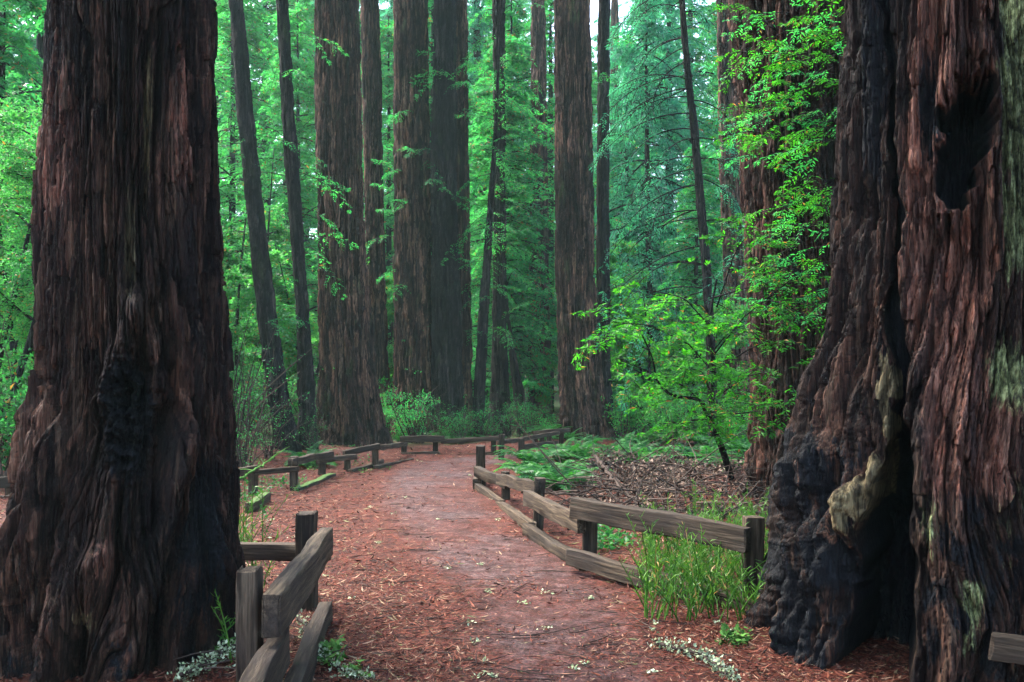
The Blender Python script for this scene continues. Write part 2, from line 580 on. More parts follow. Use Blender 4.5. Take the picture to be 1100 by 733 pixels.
# ------------------------------------------------------------------ haze, ground
hz = MB()
hx0, hx1, hy0, hy1, hz0, hz1 = -175, 175, -60, 205, -3, 52
hv = [(x, y, z) for z in (hz0, hz1) for y in (hy0, hy1) for x in (hx0, hx1)]
hz.add(hv, [(0, 2, 3, 1), (4, 5, 7, 6), (0, 1, 5, 4), (2, 6, 7, 3), (0, 4, 6, 2), (1, 3, 7, 5)])
hm, hnt = new_mat("haze_air")
pv = N_(hnt, "ShaderNodeVolumePrincipled")
pv.inputs['Color'].default_value = HAZE_COLOR
pv.inputs['Density'].default_value = HAZE_DENSITY
pv.inputs['Anisotropy'].default_value = 0.2
hout = N_(hnt, "ShaderNodeOutputMaterial")
hnt.links.new(pv.outputs[0], hout.inputs['Volume'])
haze = hz.build("haze", hm, smooth=False)
tag(haze, kind="stuff", label="pale blue green mist hanging between the distant trees", cat="haze")


def ground():
    n = 420
    u = np.linspace(-1, 1, n)
    xs = np.sign(u) * (14 * np.abs(u) + 158 * np.abs(u) ** 4)
    t = np.linspace(0, 1, 560)
    ys = -50 + 0 * t
    ys = np.where(t < .08, -50 + 51 * (t / .08), 1 + 24 * ((t - .08) / .92) + 172 * ((t - .08) / .92) ** 4)
    X, Y = np.meshgrid(xs, ys)
    Z = gh(X, Y)
    idx = np.arange(X.size).reshape(X.shape)
    q = np.stack([idx[:-1, :-1], idx[:-1, 1:], idx[1:, 1:], idx[1:, :-1]], -1)
    pd = path_dist(X, Y)
    pathness = sstep(.1, -1.0, pd)
    green = sstep(1.0, 4, pd) * sstep(13, 26, Y)
    m = MB()
    m.add(np.stack([X, Y, Z], -1), q, pathness=pathness, green=green)
    tag(m.build("ground", M['ground']), kind="structure")


ground()


# ------------------------------------------------------------------ trunks
def rnd(i, j, k):
    return _perm[(_perm[(i + k) & 255] + j * 7 + k * 3) & 255] / 255.0


def bark_strips(T, R, z, width, seg, seed):
    """torn vertical strips of bark: relief (-1..1) and a tone per strip"""
    k = int(seed * 13) % 200
    a = T * R / width + 1.1 * noise(z * .7, T * 2.2, seed) + .5 * noise(z * 2.4 / (seg + .3), T * 8, seed + 1) + .16 * noise(z * 9 / (seg + .3), T * 31, seed + 2)
    i = np.floor(a).astype(int)
    f = a - i
    zz = z / seg * (.55 + .9 * rnd(i, 3, k)) + 10 * rnd(i, 5, k + 1)
    j = np.floor(zz).astype(int)
    g = zz - j
    h = rnd(i, j, k + 2)
    tone = rnd(i, j, k + 9)
    e = np.minimum(f, 1 - f)
    cut = .42 * sstep(.72, 1.0, g + .12 * noise(f * 4, zz * 3, seed)) + .3 * sstep(.14, 0, g)
    on = sstep(0.0, .07, e - cut)
    groove = 1 - sstep(.0, .16, e)
    rel = on * (h * 1.1 - .1 + .25 * np.minimum(e, .25) * 4) - (1 - on) * .45 - .55 * groove
    return rel, np.where(on > .5, tone, .12)  # recessed gaps between strips are painted one dark tone


def trunk_geo(mb, xs, ys, zs, rs, n, ridge=(.03, .012), fa=(9, 22), fz=.12, flare=0.0, lobes=0, seed=0, rowz=None, strip=0):
    """a bark-ridged trunk round the centre line xs, ys over heights zs with radii rs"""
    rs = np.asarray(rs, float)
    Z = rowz if rowz is not None else np.linspace(zs[0], zs[-1], 160)
    cx, cy, r = np.interp(Z, zs, xs), np.interp(Z, zs, ys), np.interp(Z, zs, rs)
    th = np.linspace(-np.pi, np.pi, n, endpoint=False)
    T, ZZ = np.meshgrid(th, Z)
    r = r[:, None] * np.ones((1, n))
    zb = ZZ - zs[0]
    if lobes:
        r = r * (1 + flare * np.exp(-zb / .7) * (.5 + .9 * np.cos(T * lobes + seed + .5 * np.sin(2 * T + seed))) + .05 * noise(np.cos(T) * 1.3 + seed, np.sin(T) * 1.3, ZZ * .25))
    wq = .25 * noise(np.cos(T) * 1.5 + seed, np.sin(T) * 1.5 + 9, ZZ * .6)
    Tw = T + wq
    for k in range(len(ridge)):
        nn = noise(np.cos(Tw) * r * fa[k] + seed * 3.1, np.sin(Tw) * r * fa[k] + 5 * k, ZZ * fa[k] * fz)
        r = r + ridge[k] * (np.clip(np.abs(nn) * 2.2, 0, 1) ** .7 - .7)
    tone = 0 * r
    if strip:
        s1, t1 = bark_strips(T + .15 * wq, float(rs.mean()), ZZ, strip, strip * 13, seed)
        s2, t2 = bark_strips(T + .3, float(rs.mean()), ZZ, strip * .45, strip * 8, seed + 1.1)
        r = r + strip * (.30 * s1 + .13 * s2)
        tone = .55 * t1 + .45 * t2
    V = np.stack([cx[:, None] + np.sin(T) * r, cy[:, None] - np.cos(T) * r, ZZ], -1)
    m, _ = T.shape
    idx = np.arange(m * n).reshape(m, n)
    q = np.stack([idx[:-1], np.roll(idx[:-1], -1, 1), np.roll(idx[1:], -1, 1), idx[1:]], -1)
    mb.add(V, q, tone=tone)


def hero_trunk(name, label, Yax, ledge, redge, seed, carve, rowz_top=30, feat=None, deep=.07, shrink=.96):
    """near redwood: the silhouette, the buttresses, the bark ridges and the carved hollows as real relief"""
    n = 700
    t = np.linspace(-1, 1, n, endpoint=False)
    th = np.pi * (.55 * t + .45 * t ** 3)
    Z = np.concatenate([np.arange(-.35, 3.95, .006), np.linspace(3.96, rowz_top, 60)])
    ly, lx = zip(*ledge)
    ry, rx = zip(*redge)
    zl = np.array([wz(v, Yax) for v in ly])[::-1]
    zr = np.array([wz(v, Yax) for v in ry])[::-1]
    al = np.interp(Z, zl, np.arctan((np.array(lx, float)[::-1] - 550) / F))
    ar = np.interp(Z, zr, np.arctan((np.array(rx, float)[::-1] - 550) / F))
    cx, r = Yax * np.tan((al + ar) / 2), Yax / np.cos((al + ar) / 2) * np.sin((ar - al) / 2) * shrink
    up = np.clip((Z - 3.9) / (rowz_top - 3.9), 0, 1)
    r = r * (1 - .55 * up)
    T, ZZ = np.meshgrid(th, Z)
    C, S = np.cos(T), np.sin(T)
    Rb = r[:, None] * np.ones((1, n))
    zb = np.clip(ZZ, 0, None)
    # front of the base swells less than its sides
    b = Rb.copy()
    up_px = 550 + F * (cx[:, None] + S * b) / np.maximum(Yax - C * b, 1)
    vp_px = HY - F * (ZZ - H) / np.maximum(Yax - C * b, 1)
    rr = Rb
    low = np.exp(-zb / 1.1)
    # fluting
    sw = T + .10 * noise(C * 1.2 + seed, S * 1.2, ZZ * .5) + .30 * noise(C * 2.2, S * 2.2 + seed, ZZ * 1.0) * low
    Cw, Sw = np.cos(sw), np.sin(sw)
    big = np.abs(noise(Cw * 2.3 + seed, Sw * 2.3, ZZ * .18 + seed))
    rr = rr + (.04 + .15 * low) * (np.clip(big * 1.8, 0, 1) ** .8 - .55)
    k1 = np.abs(noise(Cw * 5.2 + 3 + seed, Sw * 5.2, ZZ * .45))
    rr = rr + (.07 + .03 * low) * (np.clip(k1 * 2.6, 0, 1) ** .6 - .75)
    rr = rr + deep * (np.clip(np.abs(noise(Cw * 3.4 + 7, Sw * 3.4 + seed, ZZ * .3)) * 2.8, 0, 1) ** .55 - .8)
    R_ = float(np.mean(r[:600]))
    s1, t1 = bark_strips(sw, R_, ZZ, .075, .9, seed + .3)
    s2, t2 = bark_strips(sw + .3, R_, ZZ, .026, .42, seed + 1.7)
    s3, t3 = bark_strips(sw + .7, R_, ZZ, .012, .2, seed + 2.9)
    fine = .026 * s1 + .012 * s2 + .005 * s3 + .006 * noise(C * 60, S * 60 + seed, ZZ * 16)
    at = {k: np.zeros_like(rr) for k in ("char_dark", "wood", "lichen", "redbark")}
    if feat is not None:
        front = sstep(.05, .3, C)
        dd, damp, push = feat(up_px, vp_px, ZZ, T, C, S, front, at)
        rr = rr + dd + fine * (1 - damp)
    else:
        rr = rr + fine
        push = 0
    rr = np.maximum(rr, .06)
    vd = np.array([cx[0], Yax]) / np.hypot(cx[0], Yax)      # the hollows run straight into the trunk
    V = np.stack([cx[:, None] + S * rr + push * vd[0], Yax - C * rr + push * vd[1], ZZ], -1)
    m, _ = T.shape
    idx = np.arange(m * n).reshape(m, n)
    q = np.stack([idx[:-1], np.roll(idx[:-1], -1, 1), np.roll(idx[1:], -1, 1), idx[1:]], -1)
    mb = MB()
    base = np.array([float(cx[0]), Yax, 0])
    at["tone"] = np.clip(.45 * t1 + .35 * t2 + .2 * t3, 0, 1)
    mb.add(V - base, q, **at)
    root = empty(name, base, label, "tree")
    mb.build("trunk", M['bark_hero'], root)
    return root, cx[-1] - base[0], float(r[-1])


def blob(u, v, cu, cv, ru, rv, p=1.0):
    return np.exp(-(np.abs((u - cu) / ru) ** 2 + np.abs((v - cv) / rv) ** 2) ** p)


def left_feat(u, v, z, T, C, S, front, at):
    d = np.zeros_like(z)
    # burnt burl in the middle, between two ridges that close like an inverted V
    bl = blob(u, v, 138, 450, 30, 75, 1.5) * front
    d += bl * (-.05 + .10 * noise(u / 11, v / 13, 2.2) + .06 * noise(u / 5, v / 6, 6.1) + .025 * noise(u / 2, v / 2.5, 6.1))
    at["char_dark"] += bl * 1.0
    for (x0, y0, x1, y1, w, h) in ((152, 315, 104, 445, 11, .11), (140, 318, 175, 430, 10, .09), (195, 460, 160, 650, 13, .12), (205, 350, 180, 520, 9, .08),
                                   (70, 460, 20, 650, 13, .12), (45, 440, 8, 560, 12, .07), (105, 590, 40, 740, 17, .12), (160, 520, 140, 720, 16, .06), (175, 400, 150, 470, 8, .05)):
        t = np.clip(((v - y0)) / (y1 - y0), 0, 1)
        xc = x0 + (x1 - x0) * t + 5 * noise(v / 40, x0, 0.5)
        inn = sstep(-.12, .1, (v - y0) / (y1 - y0)) * sstep(1.15, .9, (v - y0) / (y1 - y0))
        d += h * np.exp(-((u - xc) / w) ** 2) * inn * front
        d -= h * .5 * np.exp(-((u - xc - w * 1.9) / (w * .6)) ** 2) * inn * front
    at["char_dark"] += .55 * sstep(560, 740, v) * front * sstep(-.25, .5, noise(u / 30, v / 40, 8.8)) + .8 * blob(u, v, 215, 560, 30, 120) * front  # darker in patches towards the foot and on the right
    at["wood"] += .75 * blob(u, v, 140, 260, 9, 85) + .7 * blob(u, v, 160, 130, 8, 110) + .65 * blob(u, v, 210, 470, 7, 70) + .6 * blob(u, v, 95, 665, 20, 22)
    at["redbark"] += .62 * blob(u, v, 65, 150, 30, 150) + .62 * blob(u, v, 195, 120, 18, 160) + .55 * blob(u, v, 120, 600, 20, 70)
    return d, .6 * np.clip(bl, 0, 1), 0 * d


def right_feat(u, v, z, T, C, S, front, at):
    d = np.zeros_like(z)
    vv = np.array([-60, 0, 100, 200, 330, 400, 450, 500, 560, 620, 680, 760])
    wob = 8 * noise(v / 90, 3.1, 0.2) + 3 * noise(v / 31, 8.1, 0.2) + 2 * noise(u / 8, v / 40, 1.2)
    cl = np.interp(v, vv, [955, 957, 962, 966, 968, 970, 970, 968, 957, 950, 938, 928]) + wob
    hw = np.interp(v, vv, [4, 4, 5, 6, 8, 7, 8, 14, 22, 30, 37, 42])
    dp = np.interp(v, vv, [.10, .10, .12, .16, .20, .18, .25, .6, .9, 1.0, 1.05, 1.05])
    s = np.abs(u - cl) / hw
    core = sstep(1.25, .85, s) * front
    push = dp * .75 * core
    d -= dp * .12 * core
    at["char_dark"] += core * 1.5  # charred walls, blackened further to paint in the hollow's shade
    # lips either side of the cleft
    d += .06 * np.exp(-((u - cl - hw * 2.1) / 14) ** 2) * front + .05 * np.exp(-((u - cl + hw * 2.2) / 16) ** 2) * front
    # burnt hollow of the burl
    hu = 1034 + (v - 150) * -.16 + 5 * noise(v / 22, 1.2, 4.4)
    hole = sstep(1.25, .75, np.sqrt(((u - hu) / 22) ** 2 + ((v - 148) / 68) ** 2) + .45 * noise(u / 13, v / 24, 6.6) + .2 * noise(u / 5, v / 10, 2.6)) * front
    push = push + .30 * hole
    d -= .06 * hole * (1 + .6 * noise(u / 11, v / 26, 3.3))
    at["char_dark"] += 1.3 * hole + .8 * blob(u, v, 1000, 120, 16, 80) * front + .75 * blob(u, v, 930, 60, 26, 90) * front
    d += .07 * np.exp(-((np.sqrt(((u - hu) / 32) ** 2 + ((v - 145) / 92) ** 2) - 1) / .28) ** 2) * front
    rec = sstep(1.2, .6, np.sqrt(((u - 1038) / 26) ** 2 + ((v - 285) / 62) ** 2) + .6 * noise(u / 10, v / 40, 7.7)) * front
    d -= .09 * rec
    at["redbark"] += .68 * sstep(965, 985, u) * sstep(1085, 1050, u) * sstep(470, 330, v) + .7 * sstep(985, 1000, u) * sstep(1110, 1080, u) * sstep(320, 480, v) * sstep(640, 480, v) + .9 * rec
    # bare wood and its patch inside the hollow
    jg = 9 * noise(u / 7, v / 30, 1.1)
    dl = (u - 972) + (v - 462) * .62 + jg            # signed distance to the upper left and lower right diagonals
    wd = sstep(-14, -6, dl + .9 * jg) * sstep(58, 36, dl + 1.1 * jg) * sstep(452, 468, v + jg) * sstep(590, 545, v + 2.2 * jg) * sstep(976, 968, u) * sstep(890, 900, u) * (1 - np.clip(core * 1.3, 0, 1) * np.maximum(sstep(-.8, -.35, (u - cl) / hw), sstep(535, 565, v)))
    at["wood"] += .85 * wd
    d += .04 * wd
    d += .05 * wd
    w3 = blob(u + jg, v, 955 - (v - 420) * .05, 425, 9, 52, 2)
    at["wood"] += .95 * w3
    at["char_dark"] *= 1 - np.clip(w3, 0, 1)
    # lumpy burnt foot on the left
    foot = sstep(960, 930, u) * sstep(430, 500, v)
    d += foot * (.09 * noise(u / 26 + v / 90, v / 75, 5.5) + .05 * noise(u / 11 + v / 60, v / 30, 1.5) + .02 * noise(u / 5, v / 9, 3.5))
    at["char_dark"] += .5 * blob(u, v, 932, 120, 26, 200) * front + .50 * foot + .45 * sstep(930, 890, u) * sstep(-.2, .4, noise(u / 18, v / 90, 2.1))  # charred top of the left lobe and foot, dark patches down the flank
    at["char_dark"] *= 1 - np.clip(1.2 * wd, 0, 1)
    # lichen in patches on the right side
    un = u + 14 * noise(v / 45, u / 20, 3.3) + 6 * noise(v / 14, u / 8, 3.3)
    at["lichen"] += .72 * sstep(1056, 1084, un) * sstep(345, 250, v + 30 * noise(u / 9, v / 60, 1.1)) + .75 * blob(u, v, 1082, 400, 30, 50) + .62 * blob(u, v, 1045, 650, 26, 80) + .55 * blob(u, v, 1000, 560, 14, 60) + .45 * blob(u, v, 1090, 560, 22, 80)
    for (x0, y0, x1, y1, w, h) in ((1035, 430, 1010, 740, 20, .07), (1075, 400, 1065, 740, 20, .06), (1000, 380, 985, 560, 12, .05), (905, 380, 850, 700, 22, .08), (925, 250, 915, 430, 12, .05)):
        t = np.clip(((v - y0)) / (y1 - y0), 0, 1)
        xc = x0 + (x1 - x0) * t + 7 * noise(v / 45, x0, 0.5)
        inn = sstep(-.12, .15, (v - y0) / (y1 - y0))
        d += h * np.exp(-((u - xc) / w) ** 2) * inn
    at["char_dark"] += .62 * sstep(470, 560, v) * sstep(980, 1000, u) * sstep(-.3, .3, noise(u / 24, v / 34, 9.9))  # darker in patches towards the base, right of the cleft
    return d, np.clip(core * 1.1 + .55 * wd + .8 * hole + .35 * foot, 0, 1), push


left_tree, lcx, lr = hero_trunk("redwood_tree", "massive dark redwood filling the left of the view, with a burnt burl and fluted base", 5.1,
    [(-60, 62), (0, 58), (100, 54), (200, 50), (300, 46), (400, 46), (460, 42), (500, 32), (560, 14), (620, 4), (700, -8), (760, -20)],
    [(-60, 228), (0, 229), (100, 231), (200, 234), (300, 239), (400, 242), (500, 247), (560, 250), (620, 256), (700, 264), (760, 272)], 2.0, None, feat=left_feat)
right_tree, rcx, rr_ = hero_trunk("redwood_tree", "huge hollow redwood at the right edge, charred cleft and lichen on its bark", 5.2,
    [(-60, 918), (0, 912), (100, 905), (200, 899), (300, 896), (380, 884), (440, 864), (500, 846), (580, 832), (640, 812), (700, 797), (760, 785)],
    [(-60, 1165), (0, 1170), (200, 1180), (400, 1195), (500, 1210), (600, 1235), (700, 1260), (760, 1275)], 6.4, None, feat=right_feat, deep=.10)


def tree_trunk(name, label, cat, Y, prof, mat, top=26, n=110, ridge=(.04, .016), group=None, lobes=5, flare=.3, strip=.10, rows=240):
    """prof: (row, left px, right px) down the photo at depth Y; the last row is the foot"""
    py = np.array([p[0] for p in prof], float)
    xl = wx(np.array([p[1] for p in prof], float), Y)
    xr = wx(np.array([p[2] for p in prof], float), Y)
    zs = wz(py, Y)
    o = np.argsort(zs)
    zs, xc, r = zs[o], ((xl + xr) / 2)[o], ((xr - xl) / 2 * .98 * np.cos(np.arctan((xl + xr) / 2 / Y)))[o]
    gz = hs(xc[0], Y)
    zs[0] = min(zs[0], gz)
    sl = (xc[-1] - xc[0]) / max(zs[-1] - zs[0], .1)
    zz = np.concatenate([[zs[0] - .4], zs, [max(top, zs[-1] + 4)]])
    xx = np.concatenate([[xc[0]], xc, [xc[-1] + sl * .7 * (zz[-1] - zs[-1])]])
    rr = np.concatenate([[r[0] * 1.05], r, [r[-1] * .45]])
    base = np.array([xc[0], Y, zs[0]])
    mb = MB()
    rowz = np.concatenate([np.linspace(zz[0], zs[-1], rows), np.linspace(zs[-1], zz[-1], 30)[1:]])
    seed = abs(hash((round(xc[0], 2), round(Y, 1)))) % 97 * .37
    trunk_geo(mb, xx - base[0], xx * 0, zz - base[2], rr, n, ridge, flare=flare, lobes=lobes, seed=seed, rowz=rowz - base[2], strip=strip)
    root = empty(name, base, label, cat, group)
    mb.build("trunk", M[mat], root)

    def at(z):
        return np.interp(z, zz, xx), np.interp(z, zz, rr)
    return root, at, base, zz[-1]


T = {}
T['a'] = tree_trunk("leaning_tree", "slender black trunk leaning left between the big left redwood and the brown one", "tree", 19,
    [(-60, 243, 256), (0, 246, 261), (150, 257, 275), (350, 278, 298), (430, 288, 311), (470, 294, 320), (490, 298, 326)], 'bark_dark', 20, 40, (.03, .012), lobes=3, flare=.12, strip=.05)
T['b'] = tree_trunk("slender_tree", "thin straight dark trunk right beside the leaning black one", "tree", 19.6,
    [(-60, 295, 306), (0, 297, 309), (150, 304, 318), (350, 319, 333), (440, 321, 339), (487, 318, 342)], 'bark_dark', 20, 40, (.03, .012), lobes=3, flare=.12, strip=.05)
T['c'] = tree_trunk("redwood_tree", "brown redwood with straight furrowed bark behind the left fence, moss at its foot", "tree", 22.6,
    [(-60, 340, 383), (0, 340, 384), (150, 340, 388), (300, 342, 394), (400, 343, 402), (450, 342, 410), (478, 338, 416)], 'bark', 30, 220, (.07, .025))
T['d'] = tree_trunk("redwood_tree", "narrower brown redwood half hidden behind the furrowed one", "tree", 27,
    [(-60, 387, 406), (0, 388, 407), (300, 394, 413), (440, 399, 418), (468, 398, 420)], 'bark', 30, 80, (.05, .02))
T['e'] = tree_trunk("redwood_tree", "redwood with reddish edges and a dark middle, left of the fused pair", "tree", 25.5,
    [(-60, 424, 457), (0, 424, 458), (200, 424, 461), (400, 424, 466), (470, 420, 472)], 'bark', 30, 190, (.08, .03))
T['f'] = tree_trunk("redwood_tree", "dark trunk of the fused pair in the middle, leaning slightly right", "tree", 25.2,
    [(-60, 468, 490), (0, 467, 489), (200, 464, 490), (400, 464, 496), (468, 462, 500)], 'bark_dark', 30, 100, (.06, .03))
T['g'] = tree_trunk("redwood_tree", "paler brown trunk of the fused pair in the middle", "tree", 25.8,
    [(-60, 480, 501), (0, 480, 501), (200, 482, 503), (400, 482, 506), (468, 478, 510)], 'bark', 30, 100, (.06, .03))
T['h'] = tree_trunk("slender_tree", "thin dark trunk tilting right of the fused pair", "tree", 25,
    [(120, 532, 535), (210, 525, 531), (350, 513, 524), (460, 506, 519)], 'bark_dark', 10, 30, (.02, .01), lobes=3, flare=.12, strip=.05)
T['i'] = tree_trunk("redwood_tree", "mossy dark trunk standing behind the end of the far fence", "tree", 27,
    [(-20, 530, 541), (150, 531, 542), (300, 530, 543), (400, 529, 545), (462, 526, 548)], 'bark_dark', 24, 60, (.05, .02))
T['j'] = tree_trunk("broken_snag", "short pointed snag leaning left, dark, near the far fence", "tree", 27.5,
    [(345, 545, 548), (380, 547, 554), (420, 551, 562), (462, 555, 569)], 'bark_dark', 3, 40, (.04, .02), lobes=3, flare=.12, strip=.05)
T['k'] = tree_trunk("redwood_tree", "brown trunk wrapped in green sprays, midway between the fused pair and the centre right redwood", "tree", 34,
    [(-60, 571, 584), (180, 570, 588), (350, 569, 590), (450, 567, 593)], 'bark', 30, 60, (.05, .02))
T['l'] = tree_trunk("redwood_tree", "tall straight brown redwood right of the path bend, with a broad black foot", "tree", 25.0,
    [(-60, 596, 632), (0, 596, 633), (150, 597, 635), (300, 598, 638), (400, 600, 645), (440, 603, 652), (472, 600, 662)], 'bark', 30, 200, (.07, .028))
T['m'] = tree_trunk("slender_tree", "thin black trunk close against the right side of the straight brown redwood", "tree", 25.6,
    [(-60, 644, 655), (0, 643, 655), (200, 641, 654), (400, 640, 656), (468, 638, 662)], 'bark_dark', 26, 50, (.03, .012), lobes=3, flare=.12, strip=.05)
T['n'] = tree_trunk("redwood_tree", "faint misty trunk far behind, right of the thin black one", "tree", 52,
    [(-60, 657, 664), (180, 655, 665), (440, 652, 667)], 'bark', 32, 40, (.05, .02))
T['p'] = tree_trunk("redwood_tree", "grey misty trunk leaning just left of the big red barked redwood", "tree", 26,
    [(-60, 768, 783), (0, 770, 786), (200, 774, 794), (400, 780, 804), (455, 778, 808)], 'bark', 30, 60, (.05, .02))
T['q'] = tree_trunk("redwood_tree", "red barked redwood behind the hollow tree, draped with bright green sprays", "tree", 11.6,
    [(-60, 780, 945), (0, 783, 948), (150, 790, 955), (300, 800, 962), (400, 806, 968), (480, 808, 975), (540, 800, 985)], 'bark_red', 26, 520, (.08, .03), rows=520, strip=.09)
T['o'] = tree_trunk("drooping_fir", "slim dark fir with bare arching branches hanging to its left", "tree", 21,
    [(-60, 726, 731), (50, 733, 739), (150, 743, 751), (250, 751, 760), (350, 758, 767), (455, 762, 773)], 'bark_dark', 14, 30, (.015, .006), lobes=3, flare=.12, strip=.05)


# ------------------------------------------------------------------ crowns
def limb_mesh(mb, paths, r0):
    N, S, _ = paths.shape
    rad = np.linspace(1, .15, S)[None] * np.asarray(r0)[:, None]
    mb.add(*tubes(paths, rad, 4))


def conifer_proto(name, label, seed, height, lowest, nbr, spread, matl, bark='bark_dark', leaf=.2, twigs=24, nleaf=10, twig_len=.85, r=.16, keep=.85, droop=.9):
    rng = np.random.default_rng(seed)
    root = empty(name, (0, 0, 0), label, "tree", "young redwoods standing in the mist")
    mb = MB()
    zs = np.array([-.5, 0, height * .5, height])
    bend = rng.normal(0, .012) * height
    trunk_geo(mb, np.array([0, 0, bend, bend * 1.5]), np.zeros(4), zs, np.array([r * 1.3, r, r * .7, .02]), 14, (.015,), (9,), rowz=np.linspace(-.5, height, 40))
    z = np.sort(rng.uniform(lowest, height * .985, nbr))
    f = 1 - (z - lowest) / (height - lowest)
    az = rng.uniform(0, 2 * np.pi, nbr)
    L = spread * (.25 + .9 * f ** .7) * rng.uniform(.55, 1.1, nbr)
    base = np.stack([np.interp(z, zs, [0, 0, bend, bend * 1.5]), z * 0, z], -1)
    paths = curve_pts(base, az, rng.normal(.25, .2, nbr), L, rng.normal(droop, .25, nbr), 9, rng)
    limb_mesh(mb, paths, .012 + .012 * L)
    lv, tw = sprays(paths, rng, twigs, twig_len, nleaf, leaf, leaf * .36, .08, keep=keep, jitter=.45)
    mb.build("trunk", M[bark], root)
    c = MB()
    c.add(*lv)
    c.build("crown", M[matl], root, smooth=False)
    return root


def broad_proto(name, label, group, seed, height, matl, nlimb=9, spread=2.6, leaf=.11, bark='bark_dark', stems=1, nsub=12, r=.07, lowest=.25, per=90):
    rng = np.random.default_rng(seed)
    root = empty(name, (0, 0, 0), label, "tree", group)
    mb = MB()
    lv = MB()
    az0 = rng.uniform(0, 6.28, stems)
    st = curve_pts(np.zeros((stems, 3)) + np.array([0, 0, -.2]), az0, np.full(stems, 1.35) + rng.normal(0, .1, stems), np.full(stems, height), rng.normal(0, .25, stems), 14, rng, .08)
    mb.add(*tubes(st, np.linspace(1, .15, 14)[None] * r * np.ones((stems, 1)), 7))
    NL = nlimb * stems
    si = rng.integers(0, stems, NL)
    ti = rng.uniform(lowest, .97, NL)
    k = (ti * 13).astype(int)
    b = st[si, k]
    L = spread * (1.1 - .7 * ti) * rng.uniform(.6, 1.1, NL)
    pl = curve_pts(b, rng.uniform(0, 6.28, NL), rng.normal(.45, .25, NL), L, rng.normal(.5, .3, NL), 9, rng, .12)
    limb_mesh(mb, pl, .22 * r + .006 * L)
    NS = NL * nsub
    pi_ = np.repeat(np.arange(NL), nsub)
    kk = rng.integers(2, 9, NS)
    sb = pl[pi_, kk]
    sp = curve_pts(sb, rng.uniform(0, 6.28, NS), rng.normal(.15, .4, NS), rng.uniform(.3, .8, NS) * spread * .32, rng.normal(.5, .3, NS), 6, rng, .15)
    mb.add(*tubes(sp, np.linspace(.006, .002, 6)[None] * np.ones((NS, 1)), 3))
    n = NS * per
    s_i = rng.integers(0, NS, n)
    tt = rng.uniform(.1, .999, n) * 5
    i0 = tt.astype(int)
    fr = (tt - i0)[:, None]
    P = sp[s_i, i0] * (1 - fr) + sp[s_i, i0 + 1] * fr + rng.normal(0, .04, (n, 3))
    d = norm(rng.normal(0, 1, (n, 3)) * np.array([1, 1, .6]) + np.array([0, 0, -.25]))
    sd_ = norm(np.cross(d, rng.normal(0, .45, (n, 3)) + np.array([0, 0, 1])))
    ll = leaf * rng.uniform(.6, 1.2, n)
    lv.add(*leaves(P, d, sd_, ll, ll * .42, rng, .3))
    mb.build("trunk", M[bark], root)
    lv.build("crown", M[matl], root, smooth=False)
    return root


MIST_LABEL = "feathery young redwood among the misty trees behind the tall trunks"
protos = [
    conifer_proto("young_redwood", MIST_LABEL, 1, 17, 1.8, 150, 3.0, 'leaf_redwood'),
    conifer_proto("young_redwood", MIST_LABEL, 2, 21, 2.2, 170, 3.4, 'leaf_redwood', r=.22),
    conifer_proto("young_redwood", MIST_LABEL, 3, 14, .4, 140, 2.8, 'leaf_redwood', keep=.75),
    conifer_proto("young_redwood", MIST_LABEL, 4, 24, 1.5, 180, 3.8, 'leaf_teal', r=.25, droop=1.2),
    conifer_proto("young_redwood", MIST_LABEL, 5, 18, 1.0, 150, 3.4, 'leaf_teal', keep=.7, droop=1.3),
]
BL = "leafy bay laurel with loose bright foliage among the tall trunks"
broads = [
    broad_proto("bay_laurel", BL, "bay laurels behind the fence", 21, 8, 'leaf_broad', 14, 2.6, .14, nsub=18, per=48, stems=2),
    broad_proto("bay_laurel", BL, "bay laurels behind the fence", 22, 6, 'leaf_broad', 12, 2.2, .13, nsub=18, per=42, stems=3),
]
NEAR = broad_proto("bay_laurel", "small leaved laurel at the left edge of the view, left of the massive redwood", "laurels at the left edge", 23, 7, 'leaf_broad', 16, 2.4, .07, nsub=18, per=60, stems=2)
used = set()


def put(proto, px, Y, scale=1.0, rz=0.0, label=None, dz=0, group=None):
    x = wx(px, Y)
    if proto.name not in used:
        used.add(proto.name)
        o = proto
    else:
        o = copy_tree(proto)
    o.location = (x, Y, hs(x, Y) + dz)
    o.rotation_euler = (0, 0, rz)
    o.scale = (scale,) * 3
    if label: o["label"] = label
    if group: o["group"] = group
    return o


rg = random.Random(5)
# conifers in the gaps (px, depth, kind, scale)
layout = [
    (322, 37, 0, 1), (418, 38, 0, 1.0), (444, 43, 2, 1.2), (464, 36, 1, 1.0), (462, 48, 3, 1.2), (540, 30, 0, .8), (518, 44, 3, 1.25), (286, 48, 1, 1.4), (248, 42, 0, 1.3), (226, 55, 3, 1.5), (740, 52, 1, 1.5), (532, 56, 1, 1.6), (380, 50, 1, 1.2),
    (520, 33, 2, .95), (552, 36, 0, 1.05), (545, 30, 2, .8), (590, 40, 1, 1.0), (620, 48, 0, 1.2),
    (672, 36, 4, .9), (700, 33, 4, .95), (720, 40, 3, 1.0), (745, 30, 2, .7), (660, 44, 2, 1.0),
    (812, 38, 0, 1.1), (780, 55, 1, 1.2), (40, 24, 0, 1), (-15, 20, 2, .9), (90, 36, 1, 1), (160, 40, 3, 1), (880, 42, 1, 1), (960, 36, 0, 1), (1060, 40, 3, 1),
    (-80, 30, 1, 1.1), (1150, 34, 1, 1),
]
for px, Y, k, s in layout:
    put(protos[k], px, Y, s, rg.uniform(0, 6.28))
